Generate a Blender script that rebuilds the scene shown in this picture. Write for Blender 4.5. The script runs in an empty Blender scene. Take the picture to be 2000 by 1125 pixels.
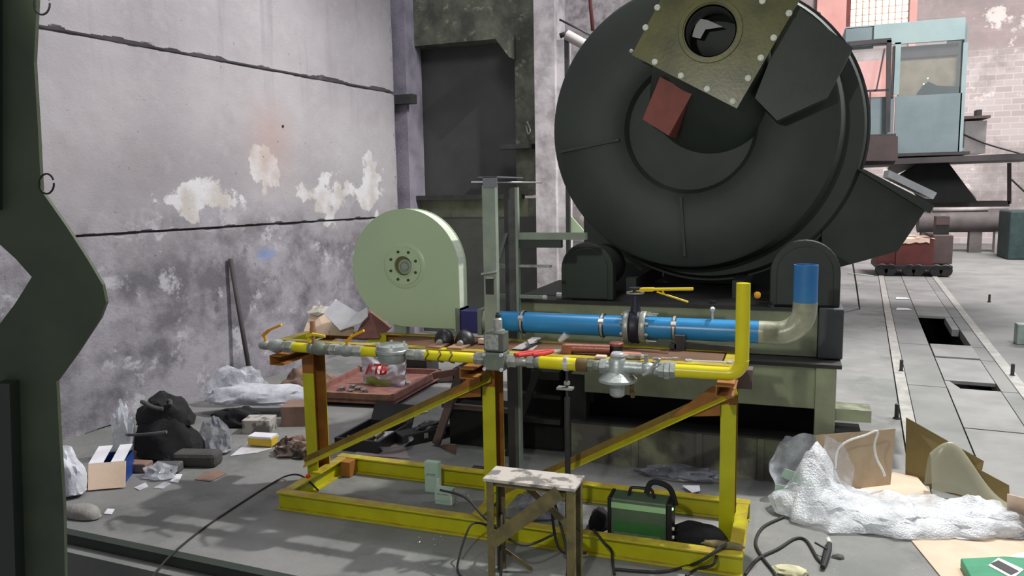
import bpy, bmesh, math, random
from mathutils import Vector, Matrix, Euler, noise
random.seed(7)
S = bpy.context.scene
COL = S.collection
V = Vector
PI = math.pi
# ------------------------------------------------------------------ camera
FPX = 1500.0
EYE = V((0, 0, 2.0))
yaw, pitch, roll = math.radians(20), math.radians(7.1), math.radians(1.0)
FW = V((-math.sin(yaw)*math.cos(pitch), math.cos(yaw)*math.cos(pitch), -math.sin(pitch)))
_r = V((math.cos(yaw), math.sin(yaw), 0)); _u = _r.cross(FW)
RT = math.cos(roll)*_r - math.sin(roll)*_u
UP = math.sin(roll)*_r + math.cos(roll)*_u
cam_d = bpy.data.cameras.new('camera'); cam_d.sensor_width = 36; cam_d.lens = 36*FPX/2000
cam_d.clip_start = 0.05; cam_d.clip_end = 200
cam = bpy.data.objects.new('camera', cam_d); COL.objects.link(cam)
M3 = Matrix((RT, UP, -FW)).transposed()
cam.matrix_world = Matrix.Translation(EYE) @ M3.to_4x4()
S.camera = cam
# ------------------------------------------------------------------ world, lamps, exposure
w = bpy.data.worlds.new('hall_air'); S.world = w; w.use_nodes = True
w.node_tree.nodes['Background'].inputs[0].default_value = (0.93, 0.93, 1.0, 1)
w.node_tree.nodes['Background'].inputs[1].default_value = 0.31

def lamp(name, kind, loc, target, power, color, size=0.5, size_y=None, spot=None):
    d = bpy.data.lights.new(name, kind); d.energy = power; d.color = color
    if kind == 'AREA':
        d.size = size
        if size_y: d.shape = 'RECTANGLE'; d.size_y = size_y
    else: d.shadow_soft_size = size
    if spot: d.spot_size = math.radians(spot); d.spot_blend = 0.5
    o = bpy.data.objects.new(name, d); COL.objects.link(o); o.location = loc
    o.rotation_euler = (V(target)-V(loc)).to_track_quat('-Z', 'Y').to_euler()
    return o
lamp('hall_lamp', 'SPOT', (1.6, 7.5, 7.8), (-1.8, 4.2, 0), 2900, (1.0, 0.98, 0.93), 0.09, spot=110)
lamp('flood_lamp', 'SPOT', (-1.0, 0.7, 2.75), (-0.5, 5, 1.3), 165, (1.0, 0.99, 0.9), 0.06, spot=88)
lamp('wall_fill', 'AREA', (-2.4, 5.6, 7.2), (-5.6, 6.5, 2.9), 125, (0.96, 0.95, 1.0), 1.6)  # added area light that brightens the left wall, no fixture there
lamp('far_lamp', 'AREA', (6, 19, 9.5), (4, 24, 0.5), 2600, (1.0, 0.94, 0.95), 4.0)
lamp('lane_fill', 'AREA', (4.2, 7.5, 8.0), (2.4, 13.0, 1.5), 620, (0.97, 0.97, 1.0), 2.0)  # added light, aimed to brighten the cabin and far wall
S.view_settings.view_transform = 'Standard'; S.view_settings.look = 'None'
S.view_settings.exposure = 0.0; S.view_settings.gamma = 1.0
S.view_settings.use_curve_mapping = False

# ------------------------------------------------------------------ measuring helpers
def ray(px, py): return FW + RT*((px-1000)/FPX) + UP*((562.5-py)/FPX)
def G(px, py, z=0.0):
    d = ray(px, py); return EYE + d*((z-EYE.z)/d.z)
def Yp(px, py, Y):
    d = ray(px, py); return EYE + d*((Y-EYE.y)/d.y)
def XA(px, Y, z):
    n = RT - FW*((px-1000)/FPX)
    return -(n.y*Y + n.z*(z-EYE.z))/n.x
def mpp(P): return (V(P)-EYE).dot(FW)/FPX       # metres for one pixel at P

# ------------------------------------------------------------------ materials
def srgb(c):
    f = lambda v: v/12.92 if v <= 0.04045 else ((v+0.055)/1.055)**2.4
    return tuple(f(x/255.0) for x in c) + (1,)
class NT:
    def __init__(s, name):
        s.m = bpy.data.materials.new(name); s.m.use_nodes = True
        s.t = s.m.node_tree; s.n = s.t.nodes; s.b = s.n['Principled BSDF']
        s.tc = s.n.new('ShaderNodeTexCoord')
    def link(s, a, b): s.t.links.new(a, b)
    def noise(s, scale, detail=4, rough=0.55, sc=(1, 1, 1), off=(0, 0, 0), dist=0.0):
        mp = s.n.new('ShaderNodeMapping'); mp.inputs['Scale'].default_value = sc; mp.inputs['Location'].default_value = off
        s.link(s.tc.outputs['Object'], mp.inputs[0])
        n = s.n.new('ShaderNodeTexNoise'); n.inputs['Scale'].default_value = scale; n.inputs['Detail'].default_value = detail
        n.inputs['Roughness'].default_value = rough; n.inputs['Distortion'].default_value = dist
        s.link(mp.outputs[0], n.inputs['Vector']); return n.outputs[0]
    def ramp(s, x, a, b, lo=0.0, hi=1.0):
        r = s.n.new('ShaderNodeMapRange'); r.inputs[1].default_value = a; r.inputs[2].default_value = b
        r.inputs[3].default_value = lo; r.inputs[4].default_value = hi; s.link(x, r.inputs[0]); return r.outputs[0]
    def math(s, op, a, b=None):
        m = s.n.new('ShaderNodeMath'); m.operation = op
        for i, v in enumerate((a, b)):
            if v is None: continue
            if isinstance(v, (int, float)): m.inputs[i].default_value = v
            else: s.link(v, m.inputs[i])
        return m.outputs[0]
    def mix(s, fac, a, b):
        m = s.n.new('ShaderNodeMix'); m.data_type = 'RGBA'
        if isinstance(fac, (int, float)): m.inputs[0].default_value = fac
        else: s.link(fac, m.inputs[0])
        for i, v in ((6, a), (7, b)):
            if isinstance(v, tuple): m.inputs[i].default_value = v
            else: s.link(v, m.inputs[i])
        return m.outputs[2]
    def xyz(s):
        x = s.n.new('ShaderNodeSeparateXYZ'); s.link(s.tc.outputs['Object'], x.inputs[0]); return x.outputs
    def blob(s, c, r, soft=0.5):
        mp = s.n.new('ShaderNodeMapping'); mp.vector_type = 'TEXTURE'
        mp.inputs['Location'].default_value = c; mp.inputs['Scale'].default_value = r
        s.link(s.tc.outputs['Object'], mp.inputs[0])
        l = s.n.new('ShaderNodeVectorMath'); l.operation = 'LENGTH'; s.link(mp.outputs[0], l.inputs[0])
        return s.ramp(l.outputs['Value'], 1.0, 1.0-soft)
    def bump(s, h, strength=0.3, dist=0.02):
        b = s.n.new('ShaderNodeBump'); b.inputs['Strength'].default_value = strength; b.inputs['Distance'].default_value = dist
        s.link(h, b.inputs['Height']); s.link(b.outputs[0], s.b.inputs['Normal'])
    def out(s, col, rough=0.6, metal=0.0):
        if isinstance(col, tuple): s.b.inputs['Base Color'].default_value = col
        else: s.link(col, s.b.inputs['Base Color'])
        if isinstance(rough, (int, float)): s.b.inputs['Roughness'].default_value = rough
        else: s.link(rough, s.b.inputs['Roughness'])
        s.b.inputs['Metallic'].default_value = metal
        return s.m
def mat(name, c, c2=None, rough=0.6, metal=0.0, scale=6, lo=0.4, hi=0.65, bump=0.15, bs=40, dust=None, detail=5):
    n = NT(name); a = srgb(c)
    col = n.mix(n.ramp(n.noise(scale, detail), lo, hi), a, srgb(c2) if c2 else tuple(x*0.75 for x in a[:3])+(1,))
    if dust:
        g = n.n.new('ShaderNodeNewGeometry'); x = n.n.new('ShaderNodeSeparateXYZ'); n.link(g.outputs['Normal'], x.inputs[0])
        f = n.math('MULTIPLY', n.ramp(x.outputs[2], 0.6, 0.95, 0, dust[3]), n.ramp(n.noise(9, 4), 0.3, 0.6))
        col = n.mix(f, col, srgb(dust[:3]))
    if bump: n.bump(n.noise(bs, 3), bump, 0.01)
    return n.out(col, rough, metal)
def plastic_clear(name, c, alpha, rough=0.15, bs=60, bstr=0.6, holes=True):
    n = NT(name)
    n.bump(n.noise(bs, 2), bstr, 0.01)
    a = n.ramp(n.noise(7, 4), 0.35, 0.7, alpha*0.45, min(1, alpha*1.35)) if holes else None
    m = n.out(srgb(c), rough)
    if a is not None: n.link(a, n.b.inputs['Alpha'])
    else: n.b.inputs['Alpha'].default_value = alpha
    return m

M = {}
M['yellow'] = mat('yellow_paint', (186, 186, 16), (172, 168, 14), 0.42, dust=(158, 124, 60, 0.85), bs=30, bump=0.08)
M['ypipe'] = mat('yellow_gloss_paint', (212, 204, 18), (206, 192, 18), 0.3, bump=0.04)
M['brownc'] = mat('brown_coat', (154, 100, 36), (128, 84, 34), 0.7, bump=0.1, scale=9)
M['deckp'] = mat('shade_brown_sheet', (96, 64, 38), (80, 54, 36), 0.7, bump=0.1, scale=5)
M['olived'] = mat('dark_olive_coat', (122, 100, 36), (104, 86, 34), 0.7, bump=0.1, scale=9)
M['lever'] = mat('yellow_plastic', (226, 200, 30), (215, 176, 20), 0.4, bump=0)
M['orange'] = mat('orange_plastic', (235, 170, 30), (225, 150, 20), 0.4, bump=0)
M['dgreen'] = mat('dark_green_paint', (46, 55, 46), (38, 45, 41), 0.48, scale=3, bump=0.06)
M['drum'] = mat('drum_dark_paint', (52, 60, 53), (44, 50, 46), 0.55, scale=2.2, bump=0.06, bs=14)
M['fgreen'] = mat('foreground_green_paint', (74, 86, 62), (52, 60, 48), 0.6, scale=2.5, bump=0.1)
M['olive'] = mat('olive_plate_paint', (104, 102, 52), (80, 80, 44), 0.32, scale=5, bump=0.08)
M['redbox'] = mat('red_lead_paint', (138, 70, 58), (120, 62, 50), 0.6)
M['mint'] = mat('mint_enamel', (172, 192, 156), (166, 186, 152), 0.38, bump=0.03, scale=2)
M['pgreen'] = mat('pale_green_worn_paint', (150, 158, 126), (132, 138, 112), 0.6, scale=5, dust=(80, 80, 72, 0.85))
M['lgreen'] = mat('pale_green_stained_paint', (134, 138, 112), (92, 90, 84), 0.65, scale=3, lo=0.42, hi=0.55)
M['sgreen'] = mat('grey_green_steel', (142, 154, 138), (126, 136, 124), 0.5, scale=5)
M['dark'] = mat('dark_steel', (50, 50, 48), (38, 38, 38), 0.6)
M['black'] = mat('black_plastic', (26, 27, 28), (34, 34, 36), 0.45, bump=0.1)
M['fabric'] = mat('black_fabric', (22, 22, 24), (34, 33, 36), 0.9, bump=0.5, bs=25)
M['void'] = mat('shade_dark', (20, 22, 22), (28, 28, 28), 0.9)  # near-black that paints in the darkness of pits, gaps and undersides
M['galv'] = mat('galvanised_metal', (176, 180, 172), (140, 144, 138), 0.4, 0.45, scale=20)
M['alu'] = mat('cast_aluminium', (176, 184, 180), (150, 158, 156), 0.42, 0.55, scale=14, bump=0.2)
M['chrome'] = mat('chrome', (225, 225, 225), (205, 205, 205), 0.25, 0.45, bump=0)
M['valve'] = mat('greygreen_valve', (126, 134, 120), (104, 112, 102), 0.5, 0.3)
M['label'] = mat('grey_label', (160, 164, 156), (120, 126, 120), 0.6, scale=40)
M['blue'] = mat('blue_pipe_paint', (48, 140, 196), (44, 128, 186), 0.3, bump=0.03, scale=2)
M['blue2'] = mat('blue_primer_paint', (40, 108, 168), (48, 118, 172), 0.5)
M['navy'] = mat('navy_rubber', (44, 46, 104), (40, 42, 92), 0.6)
M['navyd'] = mat('navy_iron', (30, 34, 52), (26, 28, 40), 0.45)
M['raw'] = mat('raw_steel', (166, 168, 146), (138, 140, 118), 0.34, 0.15, scale=9)
M['grey'] = mat('grey_block', (92, 92, 92), (74, 74, 74), 0.8)
M['foam'] = mat('dark_foam', (78, 78, 76), (66, 66, 64), 0.95, bump=0.4)
M['stone'] = mat('rough_stone', (150, 148, 144), (128, 124, 120), 0.9, bump=0.6)
M['white'] = mat('white_paper', (228, 228, 232), (210, 210, 216), 0.7, bump=0.1)
M['whitef'] = mat('white_woven_sack', (206, 208, 216), (176, 178, 188), 0.5, bump=0.5, bs=30)
M['bagw'] = mat('white_bag_film', (218, 218, 222), (192, 192, 200), 0.3, bump=0.4, bs=25)
M['card'] = mat('cardboard', (178, 158, 130), (164, 144, 116), 0.85, bump=0.1)
M['cardl'] = mat('light_cardboard', (214, 190, 168), (202, 178, 156), 0.85, bump=0.1)
M['cardd'] = mat('brown_cardboard', (138, 112, 98), (120, 98, 86), 0.85, bump=0.1)
M['cardo'] = mat('olive_cardboard', (134, 118, 74), (122, 106, 68), 0.85, bump=0.1)
M['cloth'] = mat('brown_rag', (150, 128, 116), (66, 58, 54), 0.9, bump=0.6, scale=12, lo=0.45, hi=0.55)
M['bblue'] = mat('blue_print', (34, 74, 150), (30, 64, 132), 0.5)
M['yprint'] = mat('yellow_print', (214, 180, 50), (206, 170, 50), 0.6)
M['wood'] = mat('raw_wood', (150, 112, 88), (122, 90, 72), 0.8, scale=10)
M['woodr'] = mat('reddish_wood', (140, 98, 88), (120, 80, 72), 0.8, scale=10)
M['board'] = mat('dirty_board', (178, 172, 164), (112, 108, 104), 0.8, scale=9, lo=0.48, hi=0.56)
M['angle'] = mat('weathered_angle_iron', (112, 102, 62), (84, 78, 52), 0.6, scale=12, bump=0.2)
M['red'] = mat('red_grip', (200, 58, 50), (184, 50, 46), 0.5)
M['redc'] = mat('red_copper_tool', (146, 92, 82), (128, 76, 68), 0.35, 0.3)
M['pinkt'] = mat('salmon_grip', (214, 146, 120), (200, 130, 108), 0.5)
M['cable'] = mat('dark_cable', (34, 34, 32), (46, 44, 40), 0.7, bump=0)
M['redp'] = mat('red_plastic', (216, 40, 40), (196, 30, 30), 0.5, bump=0)
M['welder'] = mat('green_metal_case', (86, 106, 84), (76, 98, 76), 0.45)
M['welderm'] = mat('bright_green_stripe', (58, 116, 58), (50, 104, 54), 0.5)
M['welderl'] = mat('pale_green_stripe', (160, 206, 150), (150, 196, 140), 0.4)
M['pbox'] = mat('pale_green_steel_piece', (178, 204, 186), (160, 188, 170), 0.5)
M['twhite'] = mat('white_string', (232, 232, 228), (214, 214, 210), 0.6)
M['gbox'] = mat('green_case', (42, 140, 100), (36, 124, 90), 0.5)
M['green2'] = mat('grass_green_print', (150, 176, 80), (140, 168, 84), 0.5)
M['cabin'] = mat('blue_grey_cabin_paint', (150, 166, 168), (134, 150, 152), 0.6, scale=1.5)
M['cabinl'] = mat('light_cabin_paint', (184, 206, 202), (170, 192, 190), 0.6, scale=1.5)
M['curtain'] = mat('beige_curtain', (176, 164, 136), (160, 146, 120), 0.8)
M['pink'] = mat('pink_plaster', (220, 170, 160), (206, 152, 144), 0.9, scale=1)
M['rusty'] = mat('red_brown_rust', (120, 62, 56), (92, 52, 50), 0.75, scale=2)
M['rust2'] = mat('grey_brown_rust', (104, 88, 84), (88, 76, 74), 0.75, scale=2)
M['beam'] = mat('brown_grey_beam', (92, 84, 84), (72, 68, 66), 0.7, scale=2)
M['beaml'] = mat('light_grey_beam', (164, 158, 156), (140, 134, 132), 0.7, scale=2)
M['teal'] = mat('dark_teal_bin', (36, 58, 56), (28, 46, 46), 0.7)
M['blueb'] = mat('pale_bluegreen_box', (146, 160, 150), (124, 138, 130), 0.6)
M['sleeve'] = mat('brown_tape', (104, 84, 50), (90, 70, 40), 0.7)
M['rubber'] = mat('black_gasket', (24, 24, 28), (30, 30, 34), 0.5)
M['bolt'] = mat('bright_bolt', (226, 232, 214), (206, 212, 196), 0.3, bump=0)
M['zinc'] = mat('shiny_zinc_scrap', (196, 196, 192), (90, 84, 80), 0.2, 0.8, scale=30)
M['bubble'] = plastic_clear('bubble_wrap_film', (232, 236, 240), 0.74, 0.12, 90, 0.9)
M['clear'] = plastic_clear('clear_plastic_film', (226, 230, 238), 0.5, 0.12, 40, 0.6)
M['cleard'] = plastic_clear('smoky_plastic_film', (150, 152, 162), 0.6, 0.12, 40, 0.6)
M['dome'] = plastic_clear('grey_translucent_film', (176, 174, 150), 0.66, 0.25, 12, 0.2, False)
n = NT('window_glass'); M['glass'] = n.out((0.8, 0.85, 0.85, 1), 0.08); n.b.inputs['Alpha'].default_value = 0.12
n = NT('lit_glass_blocks')
n.b.inputs['Emission Color'].default_value = (1.0, 0.86, 0.74, 1); n.b.inputs['Emission Strength'].default_value = 0.72
M['gblock'] = n.out(srgb((240, 222, 205)), 0.4)
n = NT('green_indicator'); n.b.inputs['Emission Color'].default_value = (0.3, 1, 0.4, 1); n.b.inputs['Emission Strength'].default_value = 2.5
M['led'] = n.out(srgb((120, 255, 140)), 0.4)

def mk_wall():
    # object space: x runs along the wall, z up
    n = NT('weathered_concrete_wall'); x, y, z = n.xyz()
    base = n.mix(n.ramp(n.noise(0.55, 4), 0.35, 0.65), srgb((158, 154, 157)), srgb((128, 124, 128)))
    base = n.mix(n.ramp(n.noise(2.2, 7, 0.65), 0.5, 0.75, 0, 0.5), base, srgb((174, 170, 172)))
    base = n.mix(n.ramp(n.noise(1.6, 7, 0.6, off=(5, 0, 1)), 0.56, 0.72, 0, 0.5), base, srgb((138, 131, 135)))
    st = n.ramp(n.noise(1.0, 5, 0.6, sc=(3.2, 1, 0.25)), 0.54, 0.70, 0, 0.7)           # run-off streaks on the top panel
    st = n.math('MULTIPLY', st, n.ramp(z, 2.7, 3.6)); base = n.mix(st, base, srgb((122, 114, 120)))
    # lower panel: darker, mottled
    lo = n.ramp(n.math('ADD', z, n.ramp(n.noise(0.9, 6, 0.6), 0.3, 0.7, -0.35, 0.35)), 1.95, 1.35)
    low = n.mix(n.ramp(n.noise(1.3, 9, 0.66), 0.42, 0.58), srgb((98, 95, 101)), srgb((146, 143, 150)))
    low = n.mix(n.ramp(n.noise(2.1, 9, 0.7, off=(2, 0, 7)), 0.56, 0.62, 0, 0.7), low, srgb((182, 180, 186)))
    low = n.mix(n.ramp(n.noise(3.1, 8, 0.65, off=(1, 0, 3)), 0.60, 0.66, 0, 0.6), low, srgb((78, 75, 80)))
    base = n.mix(lo, base, low)
    # white efflorescence patches above the lower joint
    mk = n.math('MAXIMUM', n.blob((1.75, 0, 2.0), (1.05, 9, 0.40), 1.0), n.blob((3.95, 0, 2.05), (1.7, 9, 0.6), 1.0))
    mk = n.math('MAXIMUM', mk, n.blob((2.5, 0, 2.25), (0.5, 9, 0.6), 1.0))
    e = n.math('ADD', mk, n.ramp(n.noise(1.9, 8, 0.6, off=(0, 0, 4)), 0.3, 0.7, -0.62, 0.5))
    pc_ = n.mix(n.ramp(n.noise(3, 5), 0.42, 0.6), srgb((198, 197, 200)), srgb((176, 170, 164)))
    base = n.mix(n.ramp(e, 0.52, 0.6, 0, 0.85), base, pc_)
    base = n.mix(n.math('MULTIPLY', n.blob((2.6, 0, 2.62), (0.5, 9, 0.6), 0.95), 0.5), base, srgb((160, 130, 120)))
    base = n.mix(n.math('MULTIPLY', n.blob((2.42, 0, 1.37), (0.2, 9, 0.09), 0.8), 0.65), base, srgb((100, 128, 178)))
    base = n.mix(n.ramp(n.noise(22, 3, 0.5), 0.72, 0.75, 0, 0.6), base, srgb((80, 74, 78)))
    hgt_ = n.math('ADD', n.math('MULTIPLY', n.noise(4, 9, 0.7), n.ramp(z, 1.6, 1.9, 1.0, 0.35)), n.math('MULTIPLY', n.noise(45, 3), 0.15))
    n.bump(hgt_, 0.5, 0.04)
    return n.out(base, 0.9)
M['wall'] = mk_wall()
def mk_floor():
    n = NT('dusty_concrete_floor')
    c = n.mix(n.ramp(n.noise(0.7, 5), 0.35, 0.65), srgb((134, 133, 132)), srgb((108, 112, 108)))
    c = n.mix(n.ramp(n.noise(3.5, 8, 0.65), 0.5, 0.7, 0, 0.6), c, srgb((142, 140, 138)))
    c = n.mix(n.ramp(n.noise(1.4, 6, 0.6, off=(4, 2, 0)), 0.54, 0.62, 0, 0.5), c, srgb((84, 88, 86)))
    c = n.mix(n.ramp(n.noise(70, 2), 0.68, 0.72, 0, 0.5), c, srgb((176, 174, 170)))
    n.bump(n.noise(14, 6, 0.6), 0.25, 0.02)
    return n.out(c, n.ramp(n.noise(2, 4), 0.3, 0.7, 0.55, 0.85))
M['floor'] = mk_floor()
M['plate'] = mat('grey_floor_plate', (132, 132, 130), (114, 116, 114), 0.6, 0.0, scale=2.5, bump=0.2, bs=12)
M['slab'] = mat('grey_deck_slab', (124, 125, 122), (108, 110, 108), 0.75, scale=1.6, bump=0.25, bs=12, detail=8)
M['rail'] = mat('worn_light_rail', (164, 164, 158), (138, 138, 132), 0.5, 0.1, scale=6)
def mk_back():
    n = NT('painted_pier'); x, y, z = n.xyz()
    c = n.mix(n.ramp(n.noise(2.2, 7, 0.65), 0.4, 0.62), srgb((66, 68, 60)), srgb((104, 108, 92)))
    c = n.mix(n.ramp(n.noise(5, 6, 0.7), 0.58, 0.64, 0, 0.6), c, srgb((140, 144, 124)))
    n.bump(n.noise(8, 6, 0.6), 0.4, 0.02)
    return n.out(c, 0.85)
M['pier'] = mk_back()
M['pierd'] = mat('dark_dado_paint', (70, 72, 66), (58, 60, 56), 0.8, scale=2)
M['pierg'] = mat('pale_green_band_paint', (116, 122, 98), (96, 100, 84), 0.8, scale=4)
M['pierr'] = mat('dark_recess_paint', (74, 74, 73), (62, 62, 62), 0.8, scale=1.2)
M['colw'] = mat('whitewashed_concrete', (190, 184, 186), (146, 140, 142), 0.9, scale=4, bump=0.5, bs=14, detail=8)
def mk_brick():
    n = NT('old_brick_wall'); 
    b = n.n.new('ShaderNodeTexBrick'); mp = n.n.new('ShaderNodeMapping'); mp.inputs['Rotation'].default_value = (PI/2, 0, 0)
    n.link(n.tc.outputs['Object'], mp.inputs[0]); n.link(mp.outputs[0], b.inputs['Vector'])
    b.inputs['Scale'].default_value = 1.0; b.inputs['Brick Width'].default_value = 0.5; b.inputs['Row Height'].default_value = 0.2
    b.inputs['Mortar Size'].default_value = 0.015
    b.inputs['Color1'].default_value = srgb((184, 176, 173)); b.inputs['Color2'].default_value = srgb((168, 158, 154)); b.inputs['Mortar'].default_value = srgb((192, 185, 181))
    x, y, z = n.xyz()
    r = n.math('MULTIPLY', n.ramp(z, 6.3, 6.6), n.ramp(n.noise(0.6, 4), 0.3, 0.6, 0.5, 0.9))
    c = n.mix(r, b.outputs[0], srgb((150, 136, 134)))
    c = n.mix(n.ramp(n.noise(0.45, 9, 0.68), 0.48, 0.62, 0, 0.8), c, srgb((134, 128, 125)))
    c = n.mix(n.ramp(n.noise(0.9, 6, 0.65, off=(3, 0, 1)), 0.58, 0.62, 0, 0.75), c, srgb((224, 216, 208)))
    return n.out(c, 0.9)
M['brick'] = mk_brick()

# ------------------------------------------------------------------ mesh builder
ORG = {}
class MB:
    def __init__(s): s.v = []; s.f = []; s.mi = []; s.sm = []
    def add(s, vs, fs, mi=0, sm=False):
        o = len(s.v); s.v += [V(p) for p in vs]
        for i, f in enumerate(fs):
            s.f.append([o+k for k in f]); s.mi.append(mi[i] if isinstance(mi, list) else mi); s.sm.append(sm)
        return s
    def box(s, c, size, rot=None, mi=0):
        c = V(c); h = V(size)/2; R = Euler(rot).to_matrix() if rot else Matrix.Identity(3)
        vs = [c + R @ V((sx*h.x, sy*h.y, sz*h.z)) for sx in (-1, 1) for sy in (-1, 1) for sz in (-1, 1)]
        return s.add(vs, [(0, 1, 3, 2), (4, 6, 7, 5), (0, 4, 5, 1), (2, 3, 7, 6), (0, 2, 6, 4), (1, 5, 7, 3)], mi)
    def bx(s, x0, x1, y0, y1, z0, z1, mi=0):
        return s.box(((x0+x1)/2, (y0+y1)/2, (z0+z1)/2), (x1-x0, y1-y0, z1-z0), None, mi)
    def extr(s, poly, p0, p1, ax, bx, mi=0):
        p0, p1, ax, bx = V(p0), V(p1), V(ax), V(bx); n = len(poly)
        vs = [p0+ax*a+bx*b for a, b in poly] + [p1+ax*a+bx*b for a, b in poly]
        fs = [tuple(range(n-1, -1, -1)), tuple(range(n, 2*n))] + [(i, (i+1) % n, n+(i+1) % n, n+i) for i in range(n)]
        m = mi if not isinstance(mi, list) else [mi[0], mi[0]] + mi
        return s.add(vs, fs, m)
    def lathe(s, p, d, prof, seg=24, mi=0, sm=True, up=(0, 0, 1), cap=True):
        p, d = V(p), V(d).normalized(); u = V(up) if abs(d.dot(V(up))) < 0.95 else V((1, 0, 0))
        a = d.cross(u).normalized(); b = d.cross(a)
        vs = []; fs = []
        for t, r in prof:
            for k in range(seg):
                th = 2*PI*k/seg; vs.append(p + d*t + (a*math.cos(th)+b*math.sin(th))*r)
        for i in range(len(prof)-1):
            for k in range(seg):
                k2 = (k+1) % seg; fs.append((i*seg+k, i*seg+k2, (i+1)*seg+k2, (i+1)*seg+k))
        s.add(vs, fs, mi, sm)
        o = len(s.v)-len(vs)
        for i in (0, len(prof)-1):
            if cap and prof[i][1] > 1e-5: s.f.append([o+i*seg+k for k in range(seg)]); s.mi.append(mi if not isinstance(mi, list) else mi[0]); s.sm.append(False)
        return s
    def cyl(s, p0, p1, r, seg=16, mi=0, r1=None):
        p0, p1 = V(p0), V(p1); L = (p1-p0).length
        return s.lathe(p0, p1-p0, [(0, r), (L, r if r1 is None else r1)], seg, mi)
    def tube(s, pts, r, seg=10, mi=0):
        pts = [V(p) for p in pts]; n = len(pts); vs = []; fs = []; a = None
        for i, p in enumerate(pts):
            t = (pts[min(i+1, n-1)]-pts[max(i-1, 0)]).normalized()
            if a is None: a = t.orthogonal().normalized()
            else: a = (a - t*a.dot(t)).normalized()
            b = t.cross(a); rr = r[i] if isinstance(r, list) else r
            vs += [p+(a*math.cos(2*PI*k/seg)+b*math.sin(2*PI*k/seg))*rr for k in range(seg)]
        for i in range(n-1):
            for k in range(seg): fs.append((i*seg+k, i*seg+(k+1) % seg, (i+1)*seg+(k+1) % seg, (i+1)*seg+k))
        s.add(vs, fs, mi, True)
        o = len(s.v)-len(vs)
        for i in (0, n-1): s.f.append([o+i*seg+k for k in range(seg)]); s.mi.append(mi); s.sm.append(False)
        return s
    def hexnut(s, p, d, L, r, mi=0): return s.lathe(p, d, [(0, r*0.93), (L*0.08, r), (L*0.92, r), (L, r*0.93)], 6, mi, False)
    def lump(s, c, rad, seed=0, amp=0.25, freq=2.5, flat=True, sub=4, rot=0, ridge=True, mi=0):
        bm = bmesh.new(); bmesh.ops.create_icosphere(bm, subdivisions=sub, radius=1.0)
        c = V(c); R = Matrix.Rotation(rot, 3, 'Z'); vs = []
        for v in bm.verts:
            d = v.co.normalized(); q = d*freq+V((seed*3.1, seed*1.7, seed*0.9))
            k = noise.noise(q)
            if ridge: k += 0.6*(0.5-abs(noise.noise(q*2.3)))+0.35*(0.3-abs(noise.noise(q*4.7)))
            p = d*(1+amp*k); p = V((p.x*rad[0], p.y*rad[1], p.z*rad[2]))
            if flat and p.z < 0: p.z *= 0.12
            vs.append(c+R@p)
        zmin = min(v.z for v in vs)
        if flat:
            for v in vs: v.z += c.z-zmin
        fs = [tuple(v.index for v in f.verts) for f in bm.faces]; bm.free()
        return s.add(vs, fs, mi, True)
    def sheet(s, nx, ny, fn, mi=0, th=0.004, sm=True):
        vs = [fn(i/nx, j/ny) for j in range(ny+1) for i in range(nx+1)]; N = len(vs)
        q = [(j*(nx+1)+i, j*(nx+1)+i+1, (j+1)*(nx+1)+i+1, (j+1)*(nx+1)+i) for j in range(ny) for i in range(nx)]
        if th <= 0: return s.add(vs, q, mi, sm)
        nr = (V(vs[1])-V(vs[0])).cross(V(vs[nx+1])-V(vs[0])).normalized()*th
        vs2 = [V(v)-nr for v in vs]; f2 = [tuple(N+k for k in reversed(f)) for f in q]
        ring = list(range(nx+1)) + [j*(nx+1)+nx for j in range(1, ny+1)] + [ny*(nx+1)+i for i in range(nx-1, -1, -1)] + [j*(nx+1) for j in range(ny-1, 0, -1)]
        side = [(ring[(i+1) % len(ring)], ring[i], N+ring[i], N+ring[(i+1) % len(ring)]) for i in range(len(ring))]
        return s.add(vs+vs2, q+f2+side, mi, sm)
    def poly(s, pts, th, nrm, mi=0):            # flat polygon with thickness along -nrm
        n = len(pts); nrm = V(nrm).normalized()*th
        vs = [V(p) for p in pts]+[V(p)-nrm for p in pts]
        return s.add(vs, [tuple(range(n)), tuple(range(2*n-1, n-1, -1))]+[(i, n+i, n+(i+1) % n, (i+1) % n) for i in range(n)], mi)
    def build(s, name, mats, parent=None, bevel=0, origin=None, xf=None):
        if not isinstance(mats, (list, tuple)): mats = [mats]
        if parent is not None: org = ORG[parent.name]
        elif origin is not None: org = V(origin)
        else:
            xs = [v.x for v in s.v]; ys = [v.y for v in s.v]; zs = [v.z for v in s.v]
            org = V(((min(xs)+max(xs))/2, (min(ys)+max(ys))/2, min(zs)))
        me = bpy.data.meshes.new(name); me.from_pydata([tuple(v-org) for v in s.v], [], s.f)
        for m in mats: me.materials.append(M[m] if isinstance(m, str) else m)
        me.polygons.foreach_set('material_index', s.mi); me.polygons.foreach_set('use_smooth', s.sm)
        bm = bmesh.new(); bm.from_mesh(me); bmesh.ops.recalc_face_normals(bm, faces=bm.faces)
        for e in bm.edges:
            if len(e.link_faces) == 2 and e.calc_face_angle(0) > 0.6: e.smooth = False
        bm.to_mesh(me); bm.free()
        me.update()
        o = bpy.data.objects.new(name, me); COL.objects.link(o)
        if parent is not None: o.parent = parent
        else: o.location = org
        ORG[o.name] = org
        if bevel:
            b = o.modifiers.new('bevel', 'BEVEL'); b.width = bevel; b.segments = 2; b.limit_method = 'ANGLE'; b.angle_limit = math.radians(40)
        return o
def tag(o, label, cat, group=None, kind=None):
    if label: o['label'] = label
    if cat: o['category'] = cat
    if group: o['group'] = group
    if kind: o['kind'] = kind
    return o
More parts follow.
